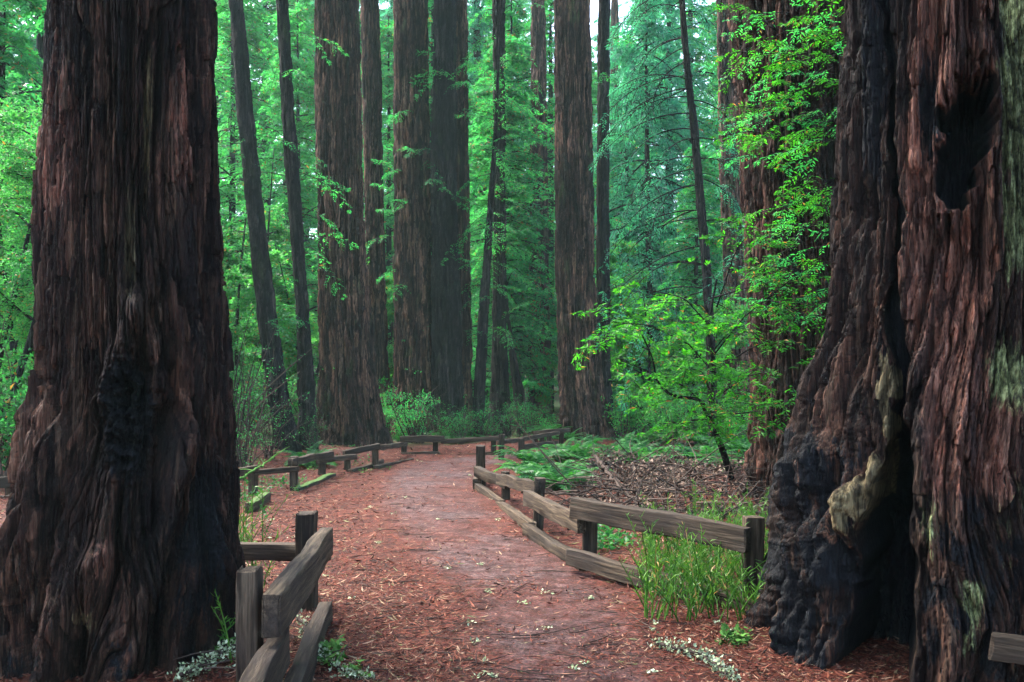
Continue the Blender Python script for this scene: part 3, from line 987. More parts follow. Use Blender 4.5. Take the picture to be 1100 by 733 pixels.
for i in range(60):
    Y = rg.uniform(50, 105)
    put(protos[rg.choice([0, 1, 3, 3, 4])], -150 + 1400 * ((i * 37) % 60 + rg.random()) / 60, Y, rg.uniform(1.1, 1.7), rg.uniform(0, 6.28), "blurred conifer fading into the mist far up the slope", group="conifers fading into the mist")
for px, Y, k, s in ((255, 24, 0, .9), (330, 28, 1, 1), (285, 31, 0, 1.2), (700, 27, 1, .9), (640, 31, 0, .9), (735, 25, 1, .7), (420, 33, 1, 1)):
    put(broads[k], px, Y, s, rg.uniform(0, 6.28))


for px, Y, s_ in ((24, 14.5, .9), (-30, 13, .95), (5, 18, 1.2)):
    put(NEAR, px, Y, s_, rg.uniform(0, 6.28))


def add_foliage(root, paths, mat, rng, wood='bark_dark', part="foliage", rb=.008, **kw):
    """sprays on a standing tree: paths in world space"""
    b = np.array(root.location)
    lv, tw = sprays(paths, rng, **kw)
    m = MB()
    m.add(lv[0] - b, lv[1])
    m.build(part, M[mat], root, smooth=False)
    w = MB()
    N, S, _ = paths.shape
    w.add(*tubes(paths - b, np.linspace(rb, rb * .3, S)[None] * np.ones((N, 1)), 4))
    w.add(*tubes(tw - b, np.full((len(tw), 3), rb * .3), 3))
    w.build("branchwork", M[wood], root)


# sprays on the standing trunks
def trunk_sprays(key, n, z0, z1, L, seed, mat, front=True, **kw):
    root, at, base, top = T[key]
    rng = np.random.default_rng(seed)
    z = rng.uniform(z0, z1, n)
    x, r = at(z)
    az = rng.uniform(math.pi, 2 * math.pi, n) if front else rng.uniform(0, 2 * math.pi, n)
    b = np.stack([x + np.cos(az) * r * .95, base[1] + np.sin(az) * r * .95, z], -1)
    p = curve_pts(b, az, rng.normal(.2, .25, n), rng.uniform(.5, 1.1, n) * L, rng.normal(.9, .3, n), 8, rng)
    add_foliage(root, p, mat, rng, **kw)


SP = dict(twigs=12, twig_len=.4, nleaf=9, leaf=.09, lw=.026)
trunk_sprays('a', 14, 2.5, 9, 1.5, 31, 'leaf_redwood', False, **SP)
trunk_sprays('b', 16, 2, 9.5, 1.7, 32, 'leaf_redwood', False, **SP)
trunk_sprays('e', 14, 4, 11, 1.2, 33, 'leaf_redwood', **SP)
trunk_sprays('f', 10, 3, 11, 1.2, 34, 'leaf_redwood', **SP)
trunk_sprays('g', 16, 3, 11, 1.5, 35, 'leaf_redwood', **SP)
trunk_sprays('k', 60, 1, 14, 2.2, 36, 'leaf_redwood', **SP)
trunk_sprays('i', 44, 3, 13, 1.9, 37, 'leaf_redwood', **SP)
trunk_sprays('h', 34, 4, 12, 1.6, 38, 'leaf_redwood', False, **SP)
trunk_sprays('p', 16, 3, 12, 2.0, 39, 'leaf_teal', **SP)
trunk_sprays('m', 8, 6, 12, 1.4, 40, 'leaf_redwood', False, **SP)

# the drooping fir: long bare arching branches to the left, foliage at their ends and on top
root, at, base, top = T['o']
rng = np.random.default_rng(50)
n = 46
z = rng.uniform(3.2, 12.5, n)
x, r = at(z)
left = rng.random(n) < .72
az = np.where(left, rng.normal(math.pi, .55, n), rng.normal(0, .7, n))
L = np.where(left, rng.uniform(2.2, 3.6, n), rng.uniform(1, 2.2, n)) * (1.15 - .5 * (z - 3) / 10)
p = curve_pts(np.stack([x, z * 0 + base[1], z], -1), az, rng.normal(.15, .2, n), L, rng.normal(1.35, .25, n), 11, rng)
add_foliage(root, p, 'leaf_teal', rng, rb=.018, twigs=20, twig_len=.7, nleaf=10, leaf=.10, lw=.026, t0=.3, keep=.75)

# bright sprays hanging in front of the red barked redwood
root, at, base, top = T['q']
rng = np.random.default_rng(61)
cl = [(800, 40), (840, 30), (870, 60), (815, 100), (850, 120), (885, 100), (800, 170), (835, 180), (865, 160), (810, 150), (890, 170), (845, 215), (870, 235), (850, 265), (825, 290), (880, 285), (845, 320), (860, 345),
      (820, 350), (815, 235), (805, 130), (875, 20), (830, 70), (895, 40), (890, 215), (795, 75), (880, 330), (830, 130), (855, 75), (880, 140)]
P, A, E, LL = [], [], [], []
for (u, v) in cl:
    for k in range(4):
        Yd = rng.uniform(9.3, 10.6)
        P.append((wx(u + rng.uniform(5, 45), Yd), Yd, wz(v - rng.uniform(0, 30), Yd)))
        A.append(rng.normal(math.pi * 1.05, .8))
        E.append(rng.normal(0, .2))
        LL.append(rng.uniform(.35, .75))
P = np.array(P)
p = curve_pts(P, np.array(A), np.array(E), np.array(LL), rng.normal(.35, .2, len(P)), 8, rng, .06)
hf = rng.random(len(P)) < .6
add_foliage(root, p[hf], 'leaf_bright', rng, rb=.006, twigs=12, twig_len=.2, nleaf=8, leaf=.06, lw=.018, keep=.85)
add_foliage(root, p[~hf], 'leaf_redwood', rng, rb=.006, twigs=12, twig_len=.2, nleaf=8, leaf=.06, lw=.018, keep=.85)
# the boughs that carry them, rooted in the trunk
n = 12
z = np.linspace(1.9, 6, n) + .0
x, r = at(z)
p = curve_pts(np.stack([x - .2, np.full(n, base[1] - .55), z], -1), rng.normal(-math.pi * .55, .35, n), rng.normal(.2, .15, n), rng.uniform(1, 1.9, n), rng.normal(.5, .2, n), 9, rng, .08)
add_foliage(root, p, 'leaf_bright', rng, rb=.016, twigs=12, twig_len=.3, nleaf=9, leaf=.06, lw=.017, t0=.35)

# ------------------------------------------------------------------ the sapling with bright foliage in front of the red barked redwood
Ys = 10.8
sap = empty("sapling", (wx(791, gY(530)), gY(530), 0), "crooked dark sapling spreading bright green sprays over the brush, right of the path", "tree")
sb = np.array(sap.location)


def ppath(pts, S=14):
    a = np.array([(wx(u, Y), Y, wz(v, Y)) for (u, v, Y) in pts])
    t = np.linspace(0, 1, len(a))
    tt = np.linspace(0, 1, S)
    return np.stack([np.interp(tt, t, a[:, i]) for i in range(3)], -1)


mb = MB()
stem = ppath([(793, 536, 12.0), (784, 508, 12), (775, 480, 11.8), (765, 458, 11.5), (762, 430, 11.2), (768, 395, 11), (760, 350, 11), (770, 300, 11)])
mb.add(*tubes(stem[None], np.linspace(.055, .012, 14)[None], 7))
bow = ppath([(764, 455, 11.4), (752, 430, 11), (745, 428, 10.8), (722, 426, 10.6), (706, 412, 10.6), (701, 385, 10.5), (690, 360, 10.4)])
mb.add(*tubes(bow[None], np.linspace(.028, .008, 14)[None], 6))
bows = [ppath(q, 10) for q in (
    [(764, 440, 11.2), (735, 415, 10.6), (700, 400, 10.3), (660, 385, 10)], [(766, 400, 11), (740, 370, 10.6), (700, 350, 10.3), (650, 345, 10)],
    [(765, 430, 11), (800, 405, 10.4), (840, 395, 10)], [(765, 400, 11), (805, 375, 10.4), (850, 355, 10)], [(762, 445, 11), (790, 445, 10.4), (830, 440, 10)],
    [(762, 350, 11), (735, 320, 10.6), (690, 310, 10.4)], [(766, 320, 11), (800, 310, 10.6), (840, 300, 10.3)], [(763, 450, 11.2), (740, 452, 10.5), (715, 455, 10.2)],
    [(764, 380, 11), (780, 360, 10.3), (795, 350, 9.9)], [(762, 420, 11), (755, 400, 10.2), (740, 395, 9.8)], [(768, 380, 11), (800, 340, 10.5), (850, 300, 10.1), (880, 280, 9.9)], [(770, 330, 11), (790, 270, 10.6), (820, 230, 10.2)])]
for b_ in bows:
    mb.add(*tubes(b_[None], np.linspace(.013, .004, 10)[None], 4))
mb.v = [v - sb for v in mb.v]
mb.build("trunk", M['bark_dark'], sap)
rng = np.random.default_rng(71)
P, A = [], []
for b_ in bows + [bow, stem[6:]]:
    for k in range(7):
        i = rng.integers(2, len(b_))
        P.append(b_[i] + rng.normal(0, .05, 3))
        A.append(rng.uniform(0, 6.28))
for (u, v) in ((650, 350), (655, 390), (640, 360), (665, 340), (700, 430), (750, 440), (780, 450), (810, 450), (830, 430), (845, 410), (790, 420), (770, 430), (740, 460), (800, 385), (760, 400), (730, 345), (690, 320), (720, 380), (800, 340)):
    for k in range(3):
        Yd = rng.uniform(9.6, 10.9)
        P.append((wx(u + rng.normal(0, 12), Yd), Yd, wz(v + rng.normal(0, 8), Yd)))
        A.append(rng.uniform(0, 6.28))
P = np.array(P)
n = len(P)
p = curve_pts(P, np.array(A), rng.normal(.1, .25, n), rng.uniform(.35, .75, n), rng.normal(.4, .2, n), 7, rng, .08)
add_foliage(sap, p, 'leaf_bright', rng, part="crown", rb=.004, twigs=11, twig_len=.22, nleaf=7, leaf=.075, lw=.022, roll=.4, keep=.58)

# ------------------------------------------------------------------ fences
def beam(p0, p1, w, h, name, parent, seed, moss=0.0, taper=0.0, roll=0.0):
    """a split timber with worn edges; local X runs along it"""
    p0, p1 = np.array(p0, float), np.array(p1, float)
    L = np.linalg.norm(p1 - p0)
    X = (p1 - p0) / L
    up = np.array([0, 0, 1.]) if abs(X[2]) < .8 else np.array([0, 1., 0])
    Yv = np.cross(up, X)
    Yv /= np.linalg.norm(Yv)
    Zv = np.cross(X, Yv)
    S, K = 28, 24
    t = np.linspace(0, 1, S)
    a = np.linspace(0, 2 * np.pi, K, endpoint=False)
    pw = .13
    cy = np.sign(np.cos(a)) * np.abs(np.cos(a)) ** pw
    cz = np.sign(np.sin(a)) * np.abs(np.sin(a)) ** pw
    tt, aa = np.meshgrid(t, a, indexing='ij')
    sc = 1 - taper * tt
    nz = noise(tt * L * 2.2 + seed * 7.3, np.cos(aa) * .9, np.sin(aa) * .9 + seed)
    nz2 = noise(tt * L * 9 + seed * 3.3, np.cos(aa) * 2.4, np.sin(aa) * 2.4 + seed)
    e = 1 + .14 * nz + .06 * nz2
    yy = cy[None] * w / 2 * sc * e + .012 * noise(tt * L * 1.3 + seed, 3.1, 0)
    zz = cz[None] * h / 2 * sc * e + .018 * noise(tt * L * 1.5 + seed, 9.1, 0)
    xx = tt * L + np.where(tt < .01, 1, 0) * .02 * noise(aa * 1.5, seed, 2) + np.where(tt > .99, 1, 0) * .02 * noise(aa * 1.5, seed, 5)
    V = np.stack([xx, yy, zz], -1).reshape(-1, 3)
    idx = np.arange(S * K).reshape(S, K)
    q = np.stack([idx[:-1], idx[1:], np.roll(idx[1:], -1, 1), np.roll(idx[:-1], -1, 1)], -1).reshape(-1, 4)
    mb = MB()
    ms = moss * sstep(-.2, .6, np.sin(aa))
    mb.add(V, q, moss=ms.ravel())
    for ring, flip in ((0, 1), (S - 1, 0)):
        v = V.reshape(S, K, 3)[ring]
        inn = v.mean(0) + (v - v.mean(0)) * .85
        dx = np.array([(-.006 if flip else .006), 0, 0])
        vv = np.concatenate([v, inn + dx])
        k = np.arange(K)
        qq = np.stack([k, np.roll(k, -1), np.roll(k, -1) + K, k + K], -1)
        cap = np.stack([K + np.arange(0, K // 2 - 1), K + np.arange(1, K // 2), K + K - 1 - np.arange(1, K // 2), K + K - 1 - np.arange(0, K // 2 - 1)], -1)
        qq = np.concatenate([qq, cap])
        if flip: qq = qq[:, ::-1]
        mb.add(vv, qq, moss=np.zeros(len(vv)))
    o = mb.build(name, M['wood'], parent)
    rot = Matrix((X, Yv, Zv)).transposed().to_4x4() @ Matrix.Rotation(roll, 4, 'X')
    o.matrix_local = Matrix.Translation(Vector(p0 - np.array(parent.location))) @ rot
    return o


_bs = [0]


def P3(u, v, Y):
    return (wx(u, Y), Y, wz(v, Y))


def post(par, u, vtop, Y, w=.11, lean=0, moss=0):
    _bs[0] += 1
    x = wx(u, Y)
    return beam((x + lean, Y, wz(vtop, Y)), (x, Y, hs(x, Y) - .25), w, w * .9, "post", par, _bs[0] * 1.7, moss)


def rail(par, a, b, h=.15, w=.09, moss=0, roll=0):
    """a and b: (px, row of the rail's middle, depth)"""
    _bs[0] += 1
    return beam(P3(*a), P3(*b), w, h, "rail", par, _bs[0] * 1.3, moss, roll=roll)


fr = empty("wooden_fence", (1.0, 7.5, 0), "low split rail fence with grey plank rails curving along the right edge of the path", "fence")
post(fr, 806, 556, 6.02, .125, .02)
post(fr, 633, 537, 7.35, .115)
post(fr, 577, 514, 9.1, .11, .03)
post(fr, 543, 507, 11.7, .11)
post(fr, 516.5, 479, 12.9, .13)
rail(fr, (616, 545, 7.2), (803, 579, 5.9), .165, .075)
rail(fr, (566, 535, 8.95), (625, 564, 7.24), .15, .08)
rail(fr, (536, 514, 11.5), (578, 525, 9.0), .13, .08)
rail(fr, (512, 507, 12.75), (546, 519, 11.5), .15, .09, .3)
rail(fr, (612, 598, 7.15), (812, 655, 5.85), .13, .08)
rail(fr, (566, 570, 8.95), (628, 609, 7.2), .13, .09)
rail(fr, (536, 543, 11.4), (572, 567, 8.95), .12, .09)
rail(fr, (513, 524, 12.7), (540, 543, 11.4), .13, .09)
rail(fr, (512, 520, 12.75), (516, 502, 13.6), .15, .12)

fl = empty("wooden_fence", (-1.25, 4.8, 0), "near corner of heavy plank fence beside the massive left redwood", "fence")
post(fl, 329, 551, 5.95, .125, 0, .25)
post(fl, 268, 612, 4.2, .10)
rail(fl, (291, 664, 3.86), (351, 582, 5.8), .195, .085)
rail(fl, (303, 692, 4.3), (230, 830, 2.75), .18, .085)
rail(fl, (349, 662, 5.65), (296, 800, 3.5), .17, .085)
rail(fl, (352, 594, 6.08), (215, 592, 6.3), .115, .07)
post(fl, 222, 560, 6.4, .11)

fm = empty("wooden_fence", (-3, 14, 0), "mossy broken rail fence along the left of the path, in front of the furrowed redwood", "fence")
for u, v, Y, ms in ((272, 505, 12.3, .9), (316, 491, 12.7, 0), (346, 493, 15.0, 0), (373, 489, 15.7, .3), (403, 480, 16.3, 0)):
    post(fm, u, v, Y, .11, 0, ms)
rail(fm, (225, 512, 11.8), (276, 503, 12.1), .09, .08, .3)
rail(fm, (274, 508, 12.1), (320, 503.5, 12.5), .07, .07)
rail(fm, (312, 496.5, 12.5), (356, 488, 14.8), .10, .09)
rail(fm, (341, 496, 14.8), (382, 490.5, 15.5), .09, .08)
rail(fm, (370, 487, 15.5), (407, 479, 16.1), .10, .09)
rail(fm, (405, 481.5, 16.1), (436, 477, 19.3), .09, .08, .3)
rail(fm, (318, 529, 12.6), (358, 512, 14.8), .12, .10, 1.0)
rail(fm, (268, 546, 10.5), (287, 534, 11.6), .12, .10, .9)
rail(fm, (376, 509, 15.4), (410, 497, 16.8), .12, .10)
rail(fm, (404, 504, 16), (442, 496, 18.2), .13, .11)

ff = empty("wooden_fence", (-1.5, 19.5, 0), "distant low fence crossing below the dark trunks where the path bends right", "fence")
for u, v, Y in ((434, 471, 19.8), (468, 473, 19.8), (530, 469, 19.6), (539, 467, 18), (560, 471, 18.2), (575, 464, 22.3), (582, 465, 22.3), (590, 463.5, 22.4), (603, 462, 22.6)):
    post(ff, u, v, Y, .12)
rail(ff, (430, 472, 19.6), (477, 471.5, 19.6), .14, .1, .2)
rail(ff, (474, 474, 19.6), (536, 471, 19.5), .10, .1)
rail(ff, (431, 489, 19.6), (472, 488, 19.6), .12, .12)
rail(ff, (472, 491, 19.6), (540, 487, 19.2), .08, .1)
rail(ff, (536, 476, 18.3), (600, 465, 22.1), .09, .08)
rail(ff, (560, 481, 19), (598, 476.5, 22), .14, .1)
rail(ff, (574, 465.5, 22.2), (612, 462, 22.4), .11, .08)

fe = empty("wooden_fence", (2.6, 4.1, 0), "greenish plank rail end poking in at the lower right corner before the hollow redwood", "fence")
rail(fe, (1066, 694, 4.15), (1330, 735, 3.7), .13, .07, .25)
post(fe, 1300, 690, 3.85)
fw = empty("wooden_fence", (-7, 11.5, 0), "grey fence glimpsed left of the massive left redwood", "fence")
rail(fw, (-60, 520, 11.2), (24, 517, 11.6), .14, .09)
rail(fw, (-60, 541, 11.2), (24, 537, 11.6), .12, .09)
post(fw, 12, 507, 11.75)
post(fw, -45, 508, 11.4)

# ------------------------------------------------------------------ ferns, shrubs, undergrowth
def fern_proto(seed, nfr=15, L=.75):
    rng = np.random.default_rng(seed)
    root = empty("sword_fern", (0, 0, 0), "sword fern", "fern", "sword ferns on the forest floor")
    az = np.linspace(0, 6.28, nfr, endpoint=False) + rng.normal(0, .2, nfr)
    p = curve_pts(np.zeros((nfr, 3)), az, rng.normal(1.05, .15, nfr), L * rng.uniform(.7, 1.15, nfr), rng.normal(1.5, .25, nfr), 24, rng, .02)
    T_ = norm(np.gradient(p, axis=1))
    sdv = norm(np.cross(T_, np.array([0, 0, 1.])))
    m = MB()
    s = np.linspace(0, 1, 24)
    ln = .13 * np.sin(np.pi * np.clip(.12 + .88 * s, 0, 1)) ** .7 * L / .75
    for sg in (1, -1):
        d = norm(sdv * sg + T_ * .35 + rng.normal(0, .06, T_.shape) - np.array([0, 0, .15]))
        b = p[:, 2:].reshape(-1, 3)
        dd = d[:, 2:].reshape(-1, 3)
        ss = norm(np.cross(dd, np.cross(T_, sdv)[:, 2:].reshape(-1, 3)))
        l = np.tile(ln[2:], nfr)
        m.add(*leaves(b, dd, ss, l, np.full(len(l), .034), rng, .2))
    m.add(*tubes(p, np.linspace(.005, .0015, 24)[None] * np.ones((nfr, 1)), 3))
    m.build("fronds", M['fern'], root, smooth=False)
    return root


ferns = [fern_proto(81), fern_proto(82, 12, .6), fern_proto(83, 18, .9)]
FL1 = "sword fern in the green patch behind the dead leaf pile"
FL2 = "sword fern beside the right fence near the bend"
rg = random.Random(9)
for (u0, u1, v0, v1, n, lb) in ((655, 830, 478, 508, 34, FL1), (566, 625, 496, 530, 11, FL2), (590, 650, 470, 490, 6, "sword fern at the foot of the straight brown redwood"),
                                (322, 350, 495, 503, 4, "sword fern behind the mossy left fence"), (428, 600, 466, 476, 12, "small fern under the trunks beyond the far fence"), (30, -60, 470, 520, 6, "fern left of the massive left redwood")):
    for i in range(n):
        u, v = rg.uniform(u0, u1), rg.uniform(v0, v1)
        f_ = put(ferns[rg.randrange(3)], u, gY(v), rg.uniform(.6, 1.15), rg.uniform(0, 6.28), lb)
        f_["group"] = lb.replace("sword fern", "sword ferns").replace("small fern", "small ferns").replace("fern left", "ferns left")


def shrub_proto(seed, label, group, mat, h=1.2, stems=14, nleaf=900, leaf=.05, name="shrub"):
    rng = np.random.default_rng(seed)
    root = empty(name, (0, 0, 0), label, "shrub", group)
    p = curve_pts(rng.normal(0, .12, (stems, 3)) * np.array([1, 1, 0]), rng.uniform(0, 6.28, stems), rng.normal(1.2, .22, stems), h * rng.uniform(.6, 1.2, stems), rng.normal(.25, .35, stems), 10, rng, .28)
    m = MB()
    m.add(*tubes(p, np.linspace(.011, .003, 10)[None] * np.ones((stems, 1)) * h / 1.2, 4))
    ns = stems * 7
    si = np.repeat(np.arange(stems), 7)
    kk = rng.integers(2, 10, ns)
    sp = curve_pts(p[si, kk], rng.uniform(0, 6.28, ns), rng.normal(.5, .4, ns), rng.uniform(.2, .5, ns) * h * .6, rng.normal(.5, .4, ns), 6, rng, .2)
    m.add(*tubes(sp, np.linspace(.004, .0015, 6)[None] * np.ones((ns, 1)), 3))
    m.build("stems", M['twig'], root)
    if nleaf:
        lv = MB()
        s_i = rng.integers(0, ns, nleaf)
        i0 = rng.integers(1, 6, nleaf)
        P = sp[s_i, i0] + rng.normal(0, .03, (nleaf, 3))
        d = norm(rng.normal(0, 1, (nleaf, 3)) + np.array([0, 0, .1]))
        sd_ = norm(np.cross(d, rng.normal(0, .5, (nleaf, 3)) + np.array([0, 0, 1])))
        l = leaf * rng.uniform(.6, 1.3, nleaf)
        lv.add(*leaves(P, d, sd_, l, l * .5, rng, .3))
        lv.build("foliage", M[mat], root, smooth=False)
    return root


shA = shrub_proto(91, "twiggy huckleberry bush", "bushes", 'leaf_redwood', 1.5, 16, 1300, .06, "huckleberry_bush")
shB = shrub_proto(92, "leafy bush", "bushes", 'leaf_broad', 1.3, 16, 1800, .07, "leafy_bush")
shC = shrub_proto(93, "bare twiggy bush", "bushes", 'leaf_redwood', 2.6, 18, 500, .06, "bare_bush")
for (pr, lb, lst) in (
    (shA, "dark huckleberry bush at the foot of the dark trunks beyond the far fence", ((430, 24, .8), (446, 23.2, 1.15), (488, 24, .6), (503, 24.2, .75), (532, 25, .6), (562, 26, .9), (590, 25, .5))),
    (shB, "green leafy bush growing under the trees right of the straight redwood", ((670, 24, 1.2), (700, 23, 1), (725, 22, 1.1), (750, 22, 1), (780, 21, 1), (690, 29, 1.6), (735, 28, 1.5), (665, 30, 1.5), (815, 19, .9))),
    (shC, "leafless brown brush between the dark trunks and the far fence", ((452, 23.4, .5), (470, 24, .4), (495, 23.6, .35), (520, 24.5, .45), (545, 25.5, .5), (575, 26, .45))),
    (shC, "tall bare brushy shrub between the left redwood and the leaning black trunk", ((254, 16, .8), (240, 18, 1.0), (272, 20, .8), (262, 14, .45), (290, 17.5, .5), (335, 19, .35))),
    (shB, "leafy bush in the brush behind the left fence", ((250, 22, 1.5), (275, 24, 1.5), (325, 24.5, 1.2), (355, 27, 1), (415, 27, 1.2))),
    (shB, "bright bush at the left edge of the view", ((5, 12.5, 1.3), (28, 15, 1.4), (-20, 13, 1.5), (15, 19, 1.6)))):
    for (u, Y, s) in lst:
        o = put(pr, u, Y, s, rg.uniform(0, 6.28), lb)
        o["group"] = lb.replace("bush ", "bushes ", 1).replace("shrub ", "shrubs ", 1)


# tall horsetails round the right fence post
def stalks(name, label, region, n, hgt, seed, mat='grass', dens=9):
    rng = np.random.default_rng(seed)
    u = rng.uniform(region[0], region[1], n)
    v = rng.uniform(region[2], region[3], n)
    Y = H * F / (v - HY)
    x = wx(u, Y)
    b = np.stack([x, Y, gh(x, Y) - .02], -1)
    L = hgt * rng.uniform(.45, 1.15, n)
    p = curve_pts(b, rng.uniform(0, 6.28, n), rng.normal(1.34, .16, n), L, rng.normal(.45, .4, n), 10, rng, .06)
    m = MB()
    m.add(*tubes(p, np.linspace(.0055, .002, 10)[None] * np.ones((n, 1)), 4))
    J = dens * 2
    si = np.repeat(np.arange(n), J)
    tt = np.tile(np.linspace(.25, .97, J), n) * 9
    i0 = np.minimum(tt.astype(int), 8)
    fr_ = (tt - i0)[:, None]
    P = p[si, i0] * (1 - fr_) + p[si, i0 + 1] * fr_
    az = rng.uniform(0, 6.28, len(P))
    e = rng.normal(.75, .2, len(P))
    d = np.stack([np.cos(az) * np.cos(e), np.sin(az) * np.cos(e), np.sin(e)], -1)
    s_ = norm(np.cross(d, rng.normal(0, 1, d.shape)))
    l = rng.uniform(.03, .085, len(P)) * hgt / .6
    m.add(*leaves(P, d, s_, l, np.full(len(l), .008), rng, .3))
    return tag(m.build(name, M[mat], smooth=False), label, "plants", kind="stuff")


stalks("tall_grass", "bright green stalky plants crowding the fence post before the hollow redwood", (690, 850, 604, 668), 300, .6, 101)
stalks("tall_grass", "thin green stalks behind the right fence beneath the red barked redwood", (740, 850, 560, 600), 60, .5, 102)
stalks("tall_grass", "wispy stalks beside the massive left redwood near the plank fence corner", (243, 285, 588, 640), 26, .75, 103)
stalks("tall_grass", "few thin stalks at the foot of the massive left redwood", (215, 262, 690, 720), 7, .5, 104)


# low green ground cover behind the right fence
def cover(name, label, polys, n, leaf, seed, mat, zr=.1, wr=.7):
    rng = np.random.default_rng(seed)
    m = MB()
    for (u0, u1, v0, v1, w) in polys:
        k = int(n * w)
        u, v = rng.uniform(u0, u1, k), rng.uniform(v0, v1, k)
        Y = H * F / (v - HY)
        x = wx(u, Y)
        keep = noise(x * 2.1, Y * 2.1, seed) > -.15
        x, Y = x[keep], Y[keep]
        k = len(x)
        P = np.stack([x, Y, gh(x, Y) + rng.random(k) * zr], -1)
        d = norm(rng.normal(0, 1, (k, 3)) * np.array([1, 1, .35]) + np.array([0, 0, .2]))
        s_ = norm(np.cross(d, rng.normal(0, .4, (k, 3)) + np.array([0, 0, 1])))
        l = leaf * rng.uniform(.5, 1.4, k)
        m.add(*leaves(P, d, s_, l, l * wr, rng, .2))
    return tag(m.build(name, M[mat], smooth=False), label, "ground plants", kind="stuff")


cover("ground_cover", "low green sorrel scattered on the red litter", [(640, 700, 560, 600, .25), (600, 660, 480, 505, .15), (665, 850, 470, 505, .25), (322, 350, 492, 504, .06), (285, 330, 515, 530, .06), (245, 285, 505, 560, .1), (420, 600, 462, 474, .12), (340, 400, 470, 500, .06)], 5200, .05, 111, 'fern')
cover("ground_cover", "leafy weeds sprouting at the edges of the path", [(375, 400, 715, 730, .1), (345, 365, 690, 720, .2), (775, 805, 683, 700, .3), (378, 420, 500, 510, .15), (330, 350, 503, 508, .1), (60, 75, 715, 725, .1)], 600, .045, 112, 'moss', .06)

# dead brown leaf pile
def dead_pile():
    rng = np.random.default_rng(121)
    m = MB()
    n = 5200
    u = np.concatenate([rng.normal(700, 26, n // 2), rng.uniform(610, 830, n - n // 2)])
    v = np.concatenate([rng.normal(522, 12, n // 2), rng.uniform(500, 560, n - n // 2)])
    v = np.clip(v, 492, 580)
    Y = H * F / (v - HY)
    x = wx(u, Y)
    hgt = (.6 + .5 * noise(x * 2.5, Y * 1.5, 3)) * .45 * np.exp(-((u - 715) / 45) ** 2 - ((v - 520) / 22) ** 2) + .35 * np.exp(-((u - 652) / 26) ** 2 - ((v - 508) / 16) ** 2) + .3 * np.exp(-((u - 790) / 40) ** 2 - ((v - 525) / 24) ** 2) + .04
    P = np.stack([x, Y, gh(x, Y) + hgt * rng.random(n) ** .6], -1)
    d = norm(rng.normal(0, 1, (n, 3)))
    s_ = norm(np.cross(d, rng.normal(0, 1, (n, 3))))
    l = rng.uniform(.03, .12, n)
    m.add(*leaves(P, d, s_, l, l * .4, rng, .8))
    tag(m.build("dead_leaves", M['dead'], smooth=False), "mound of curled dead brown leaves behind the right fence", "leaf pile", kind="stuff")
    # tangle of twigs in it
    k = 330
    u, v = rng.uniform(600, 850, k), rng.uniform(500, 575, k)
    Y = H * F / (v - HY)
    x = wx(u, Y)
    p = curve_pts(np.stack([x, Y, gh(x, Y) + rng.random(k) * .3], -1), rng.uniform(0, 6.28, k), rng.normal(.1, .35, k), rng.uniform(.4, 1.4, k), rng.normal(.2, .4, k), 9, rng, .12)
    w = MB()
    w.add(*tubes(p, np.linspace(.010, .003, 9)[None] * rng.uniform(.5, 1.3, (k, 1)), 4))
    tag(w.build("brush_tangle", M['twig']), "tangle of dead twigs round the brown leaf pile", "brush", kind="stuff")


dead_pile()


# fallen branches
def fallen(name, label, pts, r0, r1, mat, lich=0, seed=0, cat="branch"):
    rng = np.random.default_rng(seed)
    a = np.array([(wx(u, Y), Y, z) for (u, v, Y, z) in [(u, v, (H - z) * F / (v - HY), z) for (u, v, z) in pts]])
    S = 24
    t = np.linspace(0, 1, len(a))
    tt = np.linspace(0, 1, S)
    p = np.stack([np.interp(tt, t, a[:, i]) for i in range(3)], -1) + rng.normal(0, r0 * .5, (S, 3))
    base = p[0].copy()
    root = empty(name, base, label, cat)
    m = MB()
    m.add(*tubes((p - base)[None], np.linspace(r0, r1, S)[None], 7))
    k = 5
    sp = curve_pts((p - base)[rng.integers(4, S, k)], rng.uniform(0, 6.28, k), rng.normal(.3, .2, k), np.full(k, r0 * 18), rng.normal(.3, .2, k), 6, rng, .2)
    m.add(*tubes(sp, np.linspace(r0 * .4, r0 * .15, 6)[None] * np.ones((k, 1)), 4))
    m.build("wood", M[mat], root)
    if lich:
        n = lich
        i = rng.integers(0, S, n)
        P = (p - base)[i] + rng.normal(0, r0 * 1.6, (n, 3))
        P[:, 2] = np.maximum(P[:, 2], -base[2] + .004)
        d = norm(rng.normal(0, 1, (n, 3)) + np.array([0, 0, .4]))
        s_ = norm(np.cross(d, rng.normal(0, 1, (n, 3))))
        l = rng.uniform(.008, .028, n)
        q = MB()
        q.add(*leaves(P, d, s_, l, l * .7, rng, .4))
        q.build("lichen_crust", M['lichen'], root, smooth=False)
    return root


fallen("fallen_branch", "pale lichen covered twig lying on the path before the hollow redwood", [(705, 692, .02), (730, 697, .03), (755, 704, .03), (775, 718, .02), (790, 728, .015)], .012, .006, 'twig', 500, 1)
fallen("fallen_branch", "lichen coated stick at the foot of the massive left redwood", [(195, 727, .03), (215, 716, .05), (238, 703, .07), (262, 690, .1)], .014, .008, 'twig', 420, 2)
fallen("fallen_branch", "curved lichen twig beside the lower rail of the near plank fence", [(318, 655, .12), (332, 685, .06), (350, 707, .03), (375, 725, .02), (400, 728, .015)], .011, .006, 'twig', 420, 3)
fallen("fallen_branch", "long thin dark branch slanting down behind the right fence", [(640, 492, .45), (655, 510, .35), (668, 525, .25), (690, 546, .1)], .03, .018, 'twig', 0, 4)
fallen("fallen_log", "dark fallen pole lying across the brush behind the dead leaf pile", [(630, 502, .12), (700, 494, .14), (760, 489, .18), (815, 487, .2)], .05, .03, 'bark_dark', 0, 5, "log")
